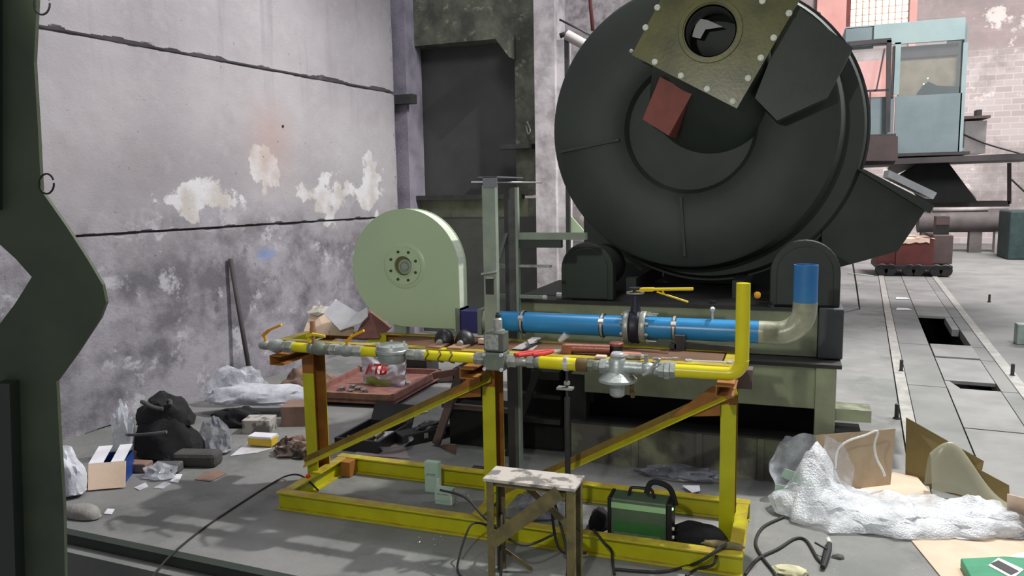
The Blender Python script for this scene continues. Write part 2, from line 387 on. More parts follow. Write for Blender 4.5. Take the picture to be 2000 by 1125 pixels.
def root(name, loc, label, cat, group=None):
    o = bpy.data.objects.new(name, None); COL.objects.link(o); o.location = loc; o.empty_display_size = 0.1
    ORG[o.name] = V(loc); return tag(o, label, cat, group)
def struct(o): o['kind'] = 'structure'; return o
def lab(o, s): o['label'] = s; return o
X1, Y1, Z1 = V((1, 0, 0)), V((0, 1, 0)), V((0, 0, 1))
def arc(c, a, b, r, t0, t1, n=10):
    return [V(c)+V(a)*(r*math.cos(t0+(t1-t0)*i/n))+V(b)*(r*math.sin(t0+(t1-t0)*i/n)) for i in range(n+1)]
def smooth(pts, n=6):
    pts = [V(p) for p in pts]; out = []
    for i in range(len(pts)-1):
        p0, p1, p2, p3 = pts[max(i-1, 0)], pts[i], pts[i+1], pts[min(i+2, len(pts)-1)]
        for k in range(n):
            t = k/n; out.append(0.5*((2*p1)+(p2-p0)*t+(2*p0-5*p1+4*p2-p3)*t*t+(3*p1-p0-3*p2+p3)*t**3))
    return out+[pts[-1]]

# ================================================================== STRUCTURE
# ---- floor: slab ends at Y=3.2 on the left; lane with rails and plates on the right
RO = V((0.996, 6.88, 0)); RU = V((0.0799, 0.9968, 0)); RV = V((0.9968, -0.0799, 0))
def L(u, v, z=0): return RO+RU*u+RV*v+V((0, 0, z))
fb = MB()
fl = [V((-7.6, 3.2, 0)), V((3.0, 3.2, 0)), V((3.0, 2.0, 0)), V((9, 2, 0)), V((9, 5.2, 0)), L(-1.5, 1.25), L(-1.5, -0.09), L(26, -0.09), V((2, 34, 0)), V((-7.6, 34, 0))]
SE0, SE1 = G(127, 1032), G(455, 1100); SEd = (SE1-SE0).normalized(); SEn = V((SEd.y, -SEd.x, 0))
SEL = SE0-SEd*3.6; SER = SE1+SEd*0.45
fb.poly([SEL, SER, L(-1.5, -0.09), L(26, -0.09), V((-9.6, 34, 0))], 0.25, Z1)
floor = struct(fb.build('floor', 'floor', origin=(0, 0, 0)))
fb2 = MB().poly([SER, V((0.6, 1.2, 0)), V((9, 1.2, 0)), L(-1.5, 8), L(-1.5, -0.09)], 0.25, Z1)
fb2.build('slab', 'floor', floor)
fb2 = MB().poly([L(26, -0.09), L(26, 8.5), V((12, 34, 0)), V((-7.6, 34, 0))], 0.25, Z1)
fb2.build('slab', 'floor', floor)
# foundation pit under the plates
pit = MB()
for p in ((L(-1.6, 0.3), L(26, 0.3)), (L(-1.6, 0.9), L(26, 0.9))):
    d = 0.02 if p[0] == L(-1.6, 0.3) else 0.02
    pit.extr([(-0.02, -0.6), (0.02, -0.6), (0.02, -0.03), (-0.02, -0.03)], p[0], p[1], RV, Z1)
pit.extr([(0.2, -0.62), (1.0, -0.62), (1.0, -0.6), (0.2, -0.6)], L(-1.6, 0), L(26, 0), RV, Z1)
pit.build('cable_trench', 'void', floor)
us = [-1.5, 0.2, 1.62, 3.1, 3.9, 5.2, 6.3, 7.3, 8.3, 9.6, 11.2, 13, 15, 17.5, 20, 23, 26]
for i in range(len(us)-1):      # long deck slabs beside the plates
    for v0, v1 in ((-0.09+0.12, 0.37), (0.84, 0.985)):
        if i % 2 and v0 < 0.3: continue
        u0, u1 = us[i], us[i+2] if (v0 < 0.3 and i+2 < len(us)) else us[i+1]
        MB().extr([(v0, -0.12), (v1, -0.12), (v1, 0.0), (v0, 0.0)], L(u0+0.01, 0), L(u1-0.01, 0), RV, Z1).build('deck_slab', 'slab', floor)
vs_ = [(0.38, 0.83)]
for i in range(len(us)-1):
    u0, u1 = us[i], us[i+1]
    if i in (4, 5): 
        if i == 5: MB().extr([(0.74, -0.1), (0.83, -0.1), (0.83, -0.004), (0.74, -0.004)], L(u0, 0), L(u1, 0), RV, Z1).build('floor_plate', 'plate', floor)
        continue
    a0 = u0+0.012
    if i == 2: a0 = u0+0.32
    lift = 0.0 if i != 3 else 0.015
    MB().extr([(0.38, -0.03), (0.83, -0.03), (0.83, 0.004+lift), (0.38, 0.004+lift)], L(a0, 0), L(u1-0.012, 0), RV, Z1).build('floor_plate', 'plate', floor)
MB().poly([L(1.62, 0.38, -0.004), L(1.62, 0.5, -0.004), L(1.95, 0.42, -0.004), L(1.95, 0.38, -0.004)], 0.02, Z1).build('floor_plate', 'plate', floor)
for v in (-0.03, 1.03):
    MB().extr([(-0.05, -0.12), (0.05, -0.12), (0.05, 0.012), (-0.05, 0.012)], L(-1.5, v), L(26, v), RV, Z1).build('rail', 'rail', floor)
MB().extr([(1.085, -0.12), (8.5, -0.12), (8.5, 0.0), (1.085, 0.0)], L(-1.5, 0), L(26, 0), RV, Z1).build('slab', 'slab', floor)
sm = MB()
for u, v in ((1.4, 0.02), (0.4, 1.15), (5.5, 0.2), (8.2, 1.5), (3, -0.3), (2.2, 1.6)):
    sm.lathe(L(u, v, 0), Z1, [(0, 0.03), (0.05, 0.028), (0.055, 0.02)], 8)
# slab edge with steel channel, lower level
MB().poly([SEL+V((0, 0, 0.004)), SER+V((0, 0, 0.004)), SER+SEn*0.06+V((0, 0, 0.004)), SEL+SEn*0.06+V((0, 0, 0.004))], 0.16, Z1).build('edge_channel', 'dgreen', floor)
MB().poly([SEL+SEn*0.06+V((0, 0, -0.06)), SER+SEn*0.06+V((0, 0, -0.06)), SER+SEn*0.14+V((0, 0, -0.06)), SEL+SEn*0.12+V((0, 0, -0.06))], 0.2, Z1).build('edge_kerb', 'slab', floor)
MB().poly([V((-7.6, 3.0, -0.55)), V((-7.6, 0.2, -0.55)), V((1, 0.2, -0.55)), V((0.6, 1.2, -0.55)), SER+V((0, 0, -0.55)), SEL+V((0, 0, -0.55))], 0.05, Z1).build('lower_level', 'void', floor)
def loft_dirt():
    b = MB()
    b.extr([(0, 0), (0.12, 0), (0.12, 0.02), (0, 0.02)], (-4.3, 3.0, -0.1), (-3.3, 3.0, -0.1), Y1, Z1)
    return b
# ---- left wall of three precast panels
WA = V((-5.706, 4.614, 0)); WU = V((-5.276, 8.583, 0))-WA; WU.normalize(); WN = V((WU.y, -WU.x, 0))
wang = math.atan2(WU.y, WU.x)
def WL(s, z, d=0): return WA+WU*s+Z1*z+WN*d
wl = MB(); wl.bx(-4.5, 5.02, 0.05, 0.5, -0.3, 6.4)
wall = struct(wl.build('wall_left', 'wall', origin=(0, 0, 0)))
# the wall frame: local x along the wall, local y into the wall
wall.matrix_world = Matrix.Translation(WA) @ Matrix.Rotation(wang, 4, 'Z')
def panel(z0, z1, seed):
    nx, nz = 330, 90; b = MB()
    def fn(a, c):
        x = -4.5+9.52*a; z = z0+(z1-z0)*(0.5-0.5*math.cos(PI*c))
        e = min(z-z0, z1-z)
        rag = 0.008+0.045*max(0, noise.noise(V((x*1.6, seed, z0 if z-z0 < z1-z else z1)))-0.12)+0.03*max(0, noise.noise(V((x*7, seed, 3)))-0.1)
        dep = 0.0
        if e < rag: dep = 0.045*(1-max(0, e)/max(rag, 1e-3))+0.012
        dep += 0.010*noise.noise(V((x*1.3, z*1.3, seed)))+0.004*noise.noise(V((x*6, z*6, seed)))
        ex = 5.02-x
        if ex < 0.06+0.03*noise.noise(V((z*5, 1, seed))): dep += 0.03
        k = noise.noise(V((x*2.2+9, z*2.2, seed*2.0)))
        return V((x, 0.0+dep-0.02, z))
    b.sheet(nx, nz, fn, th=0)
    b.bx(-4.5, 5.02, 0.06, 0.09, z0+0.03, z1-0.03)
    ORG[wall.name] = V((0, 0, 0))
    return b.build('concrete_panel', 'wall', wall)
panel(-0.02, 1.69, 1.0); panel(1.70, 3.37, 2.0); panel(3.385, 6.4, 3.0)
# lifting-loop hole and a bolt on the middle panel
b = MB(); b.lathe((2.78, -0.01, 2.86), (0, 1, 0), [(0, 0.05), (0.02, 0.045), (0.03, 0.02)], 14); b.lathe((2.78, -0.03, 2.78), (0, 1, 0), [(0, 0.015), (0.03, 0.015)], 8)
b.build('lifting_eye', 'dark', wall)
# ---- rear pier with a recess, and the whitewashed column beside it
def rp(px, py, Y=10.0): return Yp(px, py, Y)
x0, x1 = -5.32, rp(1056, 300).x
rx0, rx1 = rp(806, 300).x, rp(1008, 300).x
zt, zb, zg = rp(900, 82).z, rp(900, 383).z, rp(900, 424).z
b = MB()
b.bx(x0, rx0, 10.0, 10.7, zb, 6.4).bx(rx1, x1, 10.0, 10.7, zb, 6.4)
b.bx(rx0, rx1, 10.0, 10.7, zt, 6.4)
bw = struct(b.build('wall_back', 'pier', origin=(0, 0, 0)))
b = MB(); b.poly([V((rx1-0.22, 10.0, zt+0.02)), V((rx1+0.02, 10.0, zt+0.02)), V((rx1+0.02, 10.0, zt-0.3))], -0.28, -Y1)
b.build('corner_gusset', 'pier', bw)
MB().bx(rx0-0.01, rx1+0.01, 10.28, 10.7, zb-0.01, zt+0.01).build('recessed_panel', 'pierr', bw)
MB().bx(rx0-0.06, rx1+0.1, 9.9, 10.05, zb-0.05, zb+0.015).build('ledge', 'dark', bw)
MB().bx(x0, x1-0.2, 10.02, 10.7, zg, zb-0.05).build('green_band', 'pierg', bw)
MB().bx(x1-0.2, x1, 10.02, 10.7, zg, zb-0.05).build('rust_band', 'pier', bw)
MB().bx(x0, x1, 10.01, 10.7, 0, zg).build('dado', 'pierd', bw)
b = MB(); b.bx(rp(980, 285).x, rp(1045, 285).x, 9.85, 10.0, rp(1000, 292).z, rp(1000, 283).z); b.build('bracket', 'dark', bw)
b = MB(); b.tube(smooth([rp(1030, 238, 9.97), rp(1036, 255, 9.9), rp(1032, 262, 9.92), rp(1028, 246, 9.97)], 5), 0.012, 8); b.build('hook', 'galv', bw)
cx0, cx1 = rp(1054, 250).x, rp(1093, 250).x
b = MB()
b.bx(cx0, cx1, 9.8, 10.3, 0, 6.6)
wc = struct(b.build('wall_column', 'colw', origin=(0, 0, 0)))
MB().bx(cx1, cx1+0.1, 9.9, 10.25, 0, rp(1100, 80).z).build('pilaster', 'colw', wc)
# wall end return strip next to the left wall
b = MB(); b.bx(-5.45, rp(800, 200, 9.8).x, 9.72, 10.2, 0, 6.4)
we = struct(b.build('wall_return', mat('purple_grey_plaster', (138, 132, 144), (112, 108, 120), 0.9, scale=3, bump=0.4), origin=(0, 0, 0)))
b = MB(); b.bx(-5.3, rp(812, 200, 9.7).x, 9.6, 9.74, rp(790, 204, 9.7).z, rp(790, 186, 9.7).z); b.build('corner_bracket', 'dark', we)

# ---- far end wall of the hall
BY = 30.0
b = MB()
wx0, wx1 = Yp(1660, 30, BY).x, Yp(1776, 30, BY).x
wz0, wz1 = Yp(1700, 52, BY).z, Yp(1700, -40, BY).z
b.bx(-14, wx0, BY, BY+0.5, 0, 12).bx(wx1, 16, BY, BY+0.5, 0, 12).bx(wx0, wx1, BY, BY+0.5, 0, wz0).bx(wx0, wx1, BY, BY+0.5, wz1, 12)
fw_ = struct(b.build('wall_far', 'brick', origin=(0, 0, 0)))
MB().bx(Yp(1595, 30, BY).x, Yp(1652, 30, BY).x, BY-0.25, BY, Yp(1620, 84, BY).z, 12).build('pink_pilaster', 'pink', fw_)
MB().bx(Yp(1776, 30, BY).x, Yp(1790, 30, BY).x, BY-0.12, BY, 6.3, 12).build('pink_pilaster', 'pink', fw_)
MB().bx(Yp(1652, 30, BY).x, Yp(1661, 30, BY).x, BY-0.12, BY, 6.3, 12).build('pink_pilaster', M['rusty'], fw_)
MB().bx(Yp(1652, 30, BY).x, Yp(1760, 30, BY).x, BY-0.06, BY, 3.2, 6.3).build('pink_bay', 'pink', fw_)
MB().bx(Yp(1095, 40, BY).x-0.5, Yp(1240, 40, BY).x, BY-0.1, BY, 4, 12).build('whitewashed_bay', 'colw', fw_)
win = struct(MB().bx(wx0, wx1, BY+0.3, BY+0.34, wz0, wz1).build('window_1', 'beaml', origin=(0, 0, 0)))
nxb, nzb = 9, 7; dx = (wx1-wx0)/nxb; dz = (wz1-wz0)/nzb
for i in range(nxb):
    for j in range(nzb):
        MB().bx(wx0+i*dx+0.02, wx0+(i+1)*dx-0.02, BY+0.16, BY+0.3, wz0+j*dz+0.02, wz0+(j+1)*dz-0.02).build('glass_block', 'gblock', win, bevel=0.015)

# ================================================================== FOREGROUND GREEN COLUMN
fdir = V((-0.62, 0.785, 0)); P0 = EYE+ray(60, 500)*1.45
fn_ = V((FW.x, FW.y, 0)).normalized()
def FP(px, py, back=0):
    d = ray(px, py); n = fn_; t = ((P0-EYE).dot(n))/d.dot(n); return EYE+d*t+n*back
fc = root('machine_column', (P0.x, P0.y, -0.5), 'dark green zigzag steel column close to the camera on the left edge', 'column')
outl = [(-60, -80), (70, -80), (72, 0), (66, 120), (74, 250), (80, 372), (128, 440), (170, 505), (200, 556), (207, 590), (196, 620), (150, 690), (110, 745), (116, 860), (124, 990), (128, 1180), (130, 1900), (-60, 1900)]
left_n = [(-60, 430), (0, 478), (30, 505), (62, 541), (30, 592), (0, 632), (-60, 700)]
pts = [FP(*p) for p in outl+list(reversed(left_n))]
b = MB(); b.poly(pts, 0.01, -fn_); b.build('zigzag_plate', 'fgreen', fc)
b = MB(); b.poly([FP(*p, -0.03) for p in [(8, 742), (38, 742), (72, 1900), (30, 1900)]], 0.05, -fn_); b.build('lower_flange', 'dgreen', fc)
b = MB(); b.poly([FP(*p, -0.02) for p in [(-55, -80), (5, -80), (5, 410), (-55, 410)]], 0.04, -fn_); b.build('upper_flange', 'dgreen', fc)
for c_, r_ in (((91, 359), 17), ((82, 8), 18)):
    cc = FP(*c_); k = mpp(cc)
    MB().tube([cc+RT*math.cos(t)*r_*k*0.85+UP*math.sin(t)*r_*k*1.15 for t in [i*2*PI/20+0.4 for i in range(20)]], 0.0018, 6).build('wire_loop', 'cable', fc)

# ================================================================== YELLOW FRAME
XL, XR, YF, YB = -3.07, -0.19, 3.93, 4.70
yf = root('steel_skid_frame', (-1.63, 4.3, 0), 'yellow welded steel skid frame with three posts and two diagonals on the floor', 'frame')
H_ = 0.115; W_ = 0.07
def ibeam(p0, p1, side, name):
    h, w, t = H_, W_/2, 0.010
    pl = [(-w, 0), (w, 0), (w, t), (0.004, t), (0.004, h-t), (w, h-t), (w, h), (-w, h), (-w, h-t), (-0.004, h-t), (-0.004, t), (-w, t)]
    return MB().extr(pl, p0, p1, side, Z1).build(name, 'yellow', yf, bevel=0.0015)
ibeam((XL, YF+0.03, 0), (XR, YF+0.03, 0), Y1, 'base_beam'); ibeam((XL, YB-0.03, 0), (XR, YB-0.03, 0), Y1, 'base_beam')
ibeam((XL+0.05, YF+0.07, 0), (XL+0.05, YB-0.07, 0), X1, 'base_beam'); ibeam((XR-0.04, YF+0.07, 0), (XR-0.04, YB-0.07, 0), X1, 'base_beam')
ibeam((-1.70, YF+0.07, 0), (-1.70, YB-0.07, 0), X1, 'base_beam')
MB().bx(XL+0.085, XL+0.16, YF+0.62, YF+0.72, 0.005, 0.11).build('gusset', 'brownc', yf)
# posts: channels, open side towards +X
post_x = [(-3.115, 0.2), (-1.79, 0.09), (-0.345, 0.09)]
for i, (px_, _) in enumerate(post_x):
    yc = 4.34; d = 0.15; w = 0.085; t = 0.008
    pl = [(0, 0), (w, 0), (w, t), (t, t), (t, d-t), (w, d-t), (w, d), (0, d)]
    b = MB(); b.extr(pl, (px_, yc, 0.0), (px_, yc, 0.80), X1, Y1, [0, 0, 1, 1, 1, 0, 0, 0])
    b.extr(pl, (px_, yc, 0.80), (px_, yc, 0.93), X1, Y1, 1)  # top end drawn brown like the inner faces
    b.build('post', ['yellow', 'brownc'], yf)
    # cross arm under the table rails
    t2 = 0.007
    MB().extr([(0, 0), (0.09, 0), (0.09, t2), (t2, t2), (t2, 0.055), (0.09, 0.055), (0.09, 0.062), (0, 0.062)], (px_, 4.0, 0.93), (px_, 4.72, 0.93), X1, Z1, 0).build('cross_arm', 'brownc', yf)
# table rails (angles)
for (y, s, nm) in ((4.18, 1, 'front'), (4.62, -1, 'back')):
    t = 0.006
    pl = [(0, 0), (s*t, 0), (s*t, 0.062-t), (s*0.062, 0.062-t), (s*0.062, 0.062), (0, 0.062)]
    b = MB(); b.extr(pl, (-3.17, y, 0.992), (-0.24, y, 0.992), Y1, Z1, 0)
    b.build('table_rail', 'brownc', yf)
    MB().bx(-3.17, -0.24, min(y, y+s*0.062)-0.001, max(y, y+s*0.062)+0.001, 1.0535, 1.056).build('rail_paint_strip', 'yellow', yf)
MB().bx(-2.45, -0.34, 4.243, 4.557, 1.046, 1.052).build('deck_plate', 'deckp', yf)  # added plate, its dark brown carries the shade between the rails
MB().bx(-3.19, -3.12, 4.18, 4.62, 1.0, 1.058).build('end_rail', 'yellow', yf)
MB().bx(-0.33, -0.25, 4.24, 4.56, 0.995, 1.052).build('end_rail', 'yellow', yf)
MB().bx(-2.72, -2.58, 4.553, 4.563, 0.995, 1.05).build('paint_patch', 'yellow', yf)
MB().bx(-0.42, -0.34, 4.55, 4.56, 0.995, 1.05).build('paint_patch', 'yellow', yf)
# diagonals: angle iron
def diag(p0, p1, nm='diagonal_brace'):
    p0, p1 = V(p0), V(p1); d = (p1-p0).normalized(); up = (Z1-d*Z1.dot(d)).normalized(); t = 0.007; a = 0.06
    pl = [(0.006, 0), (0, 0), (0, -0.036), (-0.036, -0.056), (-0.036, -0.064), (0.006, -0.042)]
    b = MB(); b.extr(pl, p0, p1, Y1, up, [0, 1, 0, 0, 0, 0]); b.build(nm, ['yellow', 'olived'], yf)  # upright leg face drawn in dark olive
diag((-3.14, 4.325, 0.20), (-1.74, 4.325, 0.905)); diag((-1.72, 4.325, 0.12), (-0.28, 4.325, 0.93))
MB().poly([(-0.62, 4.318, 0.71), (-0.345, 4.318, 0.74), (-0.345, 4.318, 0.92), (-0.40, 4.318, 0.9)], -0.006, -Y1).build('gusset', 'brownc', yf)
MB().poly([(-2.02, 4.318, 0.71), (-1.79, 4.318, 0.74), (-1.79, 4.318, 0.92), (-1.83, 4.318, 0.9)], -0.006, -Y1).build('gusset', 'brownc', yf)
MB().bx(-0.26, -0.18, 4.40, 4.52, 0.88, 0.99).build('gusset', 'rust2', yf)

# ================================================================== GAS PIPE TRAIN
PY, PZ = 4.05, 1.045
gx = lambda px: XA(px, PY, PZ)
gt = root('gas_pipe_train', (-1.7, PY, PZ), 'yellow threaded gas pipe run with valves, filter and regulator along the table front', 'pipework')
def seg(name, a, b_, r, m, hexa=False, parent=gt, prof=None, segs=20):
    p0 = V((gx(a), PY, PZ)); L_ = gx(b_)-gx(a)
    b = MB()
    if prof: b.lathe(p0, X1, [(t*L_, rr) for t, rr in prof], segs)
    elif hexa: b.hexnut(p0, X1, L_, r)
    else: b.lathe(p0, X1, [(0, r*0.95), (0.003, r), (L_-0.003, r), (L_, r*0.95)], segs)
    return b.build(name, m, parent)
R0 = 0.031
seg('pipe', 573, 605, R0, 'ypipe'); seg('pipe', 708, 738, R0, 'ypipe'); seg('pipe', 830, 930, R0, 'ypipe')
seg('pipe', 1055, 1128, 0.036, 'ypipe')
# left end: elbow fitting, valve ball, nuts
seg('end_fitting', 508, 527, 0.03, 'galv', prof=[(0, 0.018), (0.1, 0.026), (0.5, 0.03), (0.9, 0.028), (1, 0.022)])
bv = seg('ball_valve', 527, 556, 0.045, 'alu', prof=[(0, 0.03), (0.15, 0.034), (0.3, 0.042), (0.5, 0.046), (0.7, 0.042), (0.85, 0.034), (1, 0.034)])
seg('hex_nut', 556, 574, 0.04, 'galv', True)
def lever(px, py0, px1, py1, parent, m='orange', Y=PY):
    a = Yp(px, py0, Y-0.02); c = Yp(px1, py1, Y-0.06); mid = a+(c-a)*0.35+V((0, 0, 0.012))
    b = MB(); b.cyl((a.x, Y, PZ+0.03), (a.x, Y-0.01, a.z+0.004), 0.009, 10)
    for p, q, w in ((a, mid, 0.024), (mid, c, 0.02)):
        d = (q-p); l = d.length; d.normalize(); sd = d.cross(Y1).normalized()
        w *= 0.75; b.extr([(-w/2, -w/2), (w/2, -w/2), (w/2, w/2), (-w/2, w/2)], p-d*0.006, q+d*0.004, Y1, sd)
    return b.build('lever', m, parent, bevel=0.002)
lever(514, 655, 549, 635, bv)
vb = seg('ball_valve', 605, 645, 0.04, 'valve', prof=[(0, 0.036), (0.15, 0.036), (0.2, 0.03), (0.35, 0.04), (0.5, 0.044), (0.65, 0.04), (0.8, 0.03), (0.85, 0.036), (1, 0.036)])
lever(600, 656, 634, 657, vb, 'lever')
g = MB(); gp = V((gx(613), PY, PZ)); g.cyl(gp+V((0, 0, 0.03)), gp+V((0, 0, 0.14)), 0.01, 10); g.hexnut(gp+V((0, 0, 0.1)), Z1, 0.03, 0.02); g.cyl(gp+V((0, 0, 0.13)), gp+V((0, 0, 0.175)), 0.017, 12)
g.build('pressure_tap', 'wood', vb)
seg('hex_nut', 645, 660, 0.038, 'galv', True)
v2 = seg('ball_valve', 660, 692, 0.04, 'alu', prof=[(0, 0.034), (0.2, 0.034), (0.3, 0.038), (0.5, 0.042), (0.7, 0.038), (0.8, 0.034), (1, 0.034)])
lever(676, 668, 710, 646, v2)
seg('hex_nut', 692, 709, 0.037, 'galv', True)
# round gas filter
fx = (gx(737)+gx(795))/2
b = MB(); b.lathe((fx, PY, PZ-0.06), Z1, [(0, 0.03), (0.004, 0.075), (0.02, 0.086), (0.06, 0.09), (0.066, 0.102), (0.082, 0.102), (0.086, 0.098), (0.11, 0.094), (0.118, 0.07), (0.12, 0.0)], 28)
fil = b.build('gas_filter', 'alu', gt)
for k in range(6):
    a = k*PI/3; MB().hexnut((fx+0.088*math.cos(a), PY+0.088*math.sin(a), PZ+0.05), Z1, 0.012, 0.008).build('bolt', 'chrome', fil)
seg('hex_nut', 796, 812, 0.034, 'galv', True); seg('coupling', 812, 832, 0.034, 'galv')
# wrapped sealing tape coils on the pipe
for px_ in (838, 862, 884):
    xx = gx(px_); b = MB()
    b.tube([V((xx+0.012*math.sin(3*t), PY+0.036*math.cos(t), PZ+0.036*math.sin(t))) for t in [i*2*PI/12 for i in range(25)]], 0.004, 6)
    b.build('tape_wrap', 'sleeve', gt)
seg('hex_nut', 928, 948, 0.038, 'galv', True)
# solenoid valve
sv0, sv1 = gx(950), gx(990); sx = (sv0+sv1)/2
b = MB(); b.bx(sv0, sv1, PY-0.055, PY+0.055, PZ-0.055, PZ+0.05); b.lathe((sv0-0.03, PY, PZ), X1, [(0, 0.034), (sv1-sv0+0.06, 0.034)], 18)
sol = b.build('solenoid_valve', 'valve', gt, bevel=0.008)
for dx_ in (0.013, -0.013):
    for dz_ in (0.04, -0.045):
        xx = sv0-dx_ if dx_ > 0 else sv1-dx_
        MB().hexnut((sv0+0.012 if dx_ > 0 else sv1-0.012, PY-0.068, PZ+dz_), Y1, 0.014, 0.012).build('bolt', 'chrome', sol)
cb = MB().bx(sv0+0.004, sv1-0.002, PY-0.05, PY+0.045, PZ+0.055, PZ+0.165).build('coil_housing', mat('dark_grey_green_coil', (92, 98, 88), (78, 84, 76), 0.5), sol, bevel=0.006)
MB().bx(sv0+0.012, sv1-0.03, PY-0.053, PY-0.049, PZ+0.068, PZ+0.155).build('rating_plate', 'label', cb)
b = MB(); b.lathe((sx+0.012, PY, PZ+0.165), Z1, [(0, 0.04), (0.01, 0.04), (0.011, 0.026), (0.07, 0.026), (0.078, 0.02), (0.08, 0.014)], 18); b.build('stem_sleeve', 'galv', sol)
b = MB(); b.lathe((sx+0.012, PY, PZ+0.245), Z1, [(0, 0.014), (0.018, 0.013), (0.02, 0.008), (0.03, 0.007)], 12); b.build('stem_cap', 'black', sol)
seg('hex_nut', 992, 1010, 0.04, 'galv', True); seg('coupling', 1010, 1030, 0.033, 'galv'); seg('hex_nut', 1030, 1044, 0.038, 'galv', True); seg('coupling', 1043, 1058, 0.034, 'valve')
# pipe clamp and its stand leg
cxp = gx(1107)
b = MB(); b.lathe((cxp-0.012, PY, PZ), X1, [(0, 0.036), (0, 0.041), (0.024, 0.041), (0.024, 0.036)], 20, cap=False); b.box((cxp, PY-0.03, PZ+0.03), (0.02, 0.03, 0.02)); b.build('pipe_clamp', 'chrome', gt)
seg('taped_joint', 1126, 1148, 0.037, 'sleeve'); seg('hex_nut', 1148, 1160, 0.034, 'valve', True); seg('coupling', 1160, 1172, 0.031, 'valve'); seg('hex_nut', 1172, 1186, 0.042, 'alu', True)
# pressure regulator
rx = gx(1206)
b = MB(); b.lathe((rx, PY, PZ-0.085), Z1, [(0, 0.04), (0.004, 0.1), (0.008, 0.106), (0.022, 0.106), (0.026, 0.1), (0.05, 0.075), (0.062, 0.058), (0.105, 0.052), (0.13, 0.044), (0.135, 0.04), (0.15, 0.04), (0.153, 0.03), (0.154, 0)], 30)
b.lathe((gx(1184), PY, PZ), X1, [(0, 0.038), (gx(1245)-gx(1184), 0.036)], 18)
reg = b.build('pressure_regulator', 'alu', gt)
b = MB(); b.lathe((rx, PY, PZ-0.165), Z1, [(0, 0.03), (0.01, 0.042), (0.07, 0.046), (0.08, 0.06)], 20); b.build('spring_housing', 'alu', reg)
b = MB(); b.lathe((rx, PY, PZ+0.06), Z1, [(0, 0.036), (0.015, 0.036), (0.022, 0.03), (0.022, 0)], 20); b.build('top_cap', 'chrome', reg)
b = MB(); q = V((gx(1236), PY-0.03, PZ-0.13)); b.cyl(q, q+V((0, 0, 0.09)), 0.011, 10); b.cyl(q+V((0, 0, 0)), q+V((0.012, -0.03, -0.012)), 0.013, 8); b.build('relief_nipple', 'sleeve', reg)
v3 = seg('ball_valve', 1245, 1286, 0.04, 'alu', prof=[(0, 0.034), (0.25, 0.034), (0.3, 0.03), (0.45, 0.036), (0.6, 0.036), (0.75, 0.03), (0.8, 0.034), (1, 0.034)])
b = MB(); a = Yp(1262, 708, PY-0.04); c = Yp(1288, 703, PY-0.06)
b.tube(smooth([Yp(1256, 733, PY-0.05), Yp(1268, 726, PY-0.06), Yp(1278, 712, PY-0.06), Yp(1288, 702, PY-0.06), Yp(1276, 701, PY-0.05)], 5), 0.008, 8); b.cyl(V((gx(1262), PY, PZ+0.03)), V((gx(1262), PY, PZ+0.075)), 0.012, 10); b.build('lever', 'galv', v3)
seg('hex_nut', 1286, 1298, 0.042, 'alu', True); seg('union_nut', 1298, 1309, 0.05, 'alu', True); seg('hex_nut', 1309, 1320, 0.042, 'alu', True)
ex = XA(1450, PY, PZ+0.2); r_ = 0.072
b = MB(); b.tube([V((gx(1318), PY, PZ)), V((ex-r_, PY, PZ))]+arc((ex-r_, PY, PZ+r_), X1, Z1, r_, -PI/2, 0, 10)+[V((ex, PY, Yp(1450, 553, PY).z))], 0.0355, 22)
b.build('bent_pipe', 'ypipe', gt)
b = MB(); b.lathe((ex, PY, PZ+r_+0.0), Z1, [(0, 0.0355), (0.001, 0.037), (0.005, 0.037), (0.006, 0.0355)], 22); b.build('weld_seam', 'ypipe', gt)
# prop under the clamp
b = MB(); b.cyl((cxp, PY+0.0, 0.0), (cxp, PY, 0.85), 0.016, 10); b.cyl((cxp, PY, 0.85), (cxp, PY, PZ-0.04), 0.008, 8)
b.lathe((cxp, PY, 0), Z1, [(0, 0.07), (0.006, 0.07), (0.008, 0.02)], 16)
pr = b.build('pipe_prop', 'dark'); tag(pr, 'thin grey adjustable prop standing under the yellow pipe clamp', 'stand')
b = MB(); b.box((cxp-0.01, PY, 0.905), (0.09, 0.05, 0.012)); b.hexnut((cxp, PY, 0.925), Z1, 0.02, 0.018); b.build('wing_nut', 'galv', pr)

# ================================================================== BLUE PIPELINE
BYp, BZ, BR = 4.65, 1.163, 0.066
bxp = lambda px: XA(px, BYp, BZ)
bp = root('blue_air_pipe', (-1.0, BYp, BZ), 'thick blue steel pipe with a butterfly valve and a bare elbow, behind the yellow frame', 'pipework')
def bseg(name, a, b_, r, m, prof=None, parent=bp, segs=32):
    b = MB(); L_ = bxp(b_)-bxp(a)
    b.lathe((bxp(a), BYp, BZ), X1, [(t*L_, rr) for t, rr in prof] if prof else [(0, r), (L_, r)], segs); return b.build(name, m, parent)
bseg('pipe', 966, 1226, BR, 'blue'); bseg('pipe', 1262, 1483, BR, 'blue')
bseg('flange', 1221, 1231, 0.1, 'galv', [(0, 0.098), (0.1, 0.1), (0.9, 0.1), (1, 0.098)])
bseg('flange', 1252, 1263, 0.1, 'galv', [(0, 0.098), (0.1, 0.1), (0.9, 0.1), (1, 0.098)])
bfv = bseg('butterfly_valve', 1231.5, 1251.5, 0.1, 'navyd', [(0, 0.094), (0.2, 0.104), (0.5, 0.1), (0.8, 0.104), (1, 0.094)])
vx = bxp(1241)
b = MB(); b.lathe((vx, BYp, BZ+0.09), Z1, [(0, 0.034), (0.05, 0.028), (0.14, 0.024), (0.145, 0.04), (0.155, 0.04)], 16); b.build('valve_neck', 'navyd', bfv)
hz = Yp(1240, 568, BYp).z
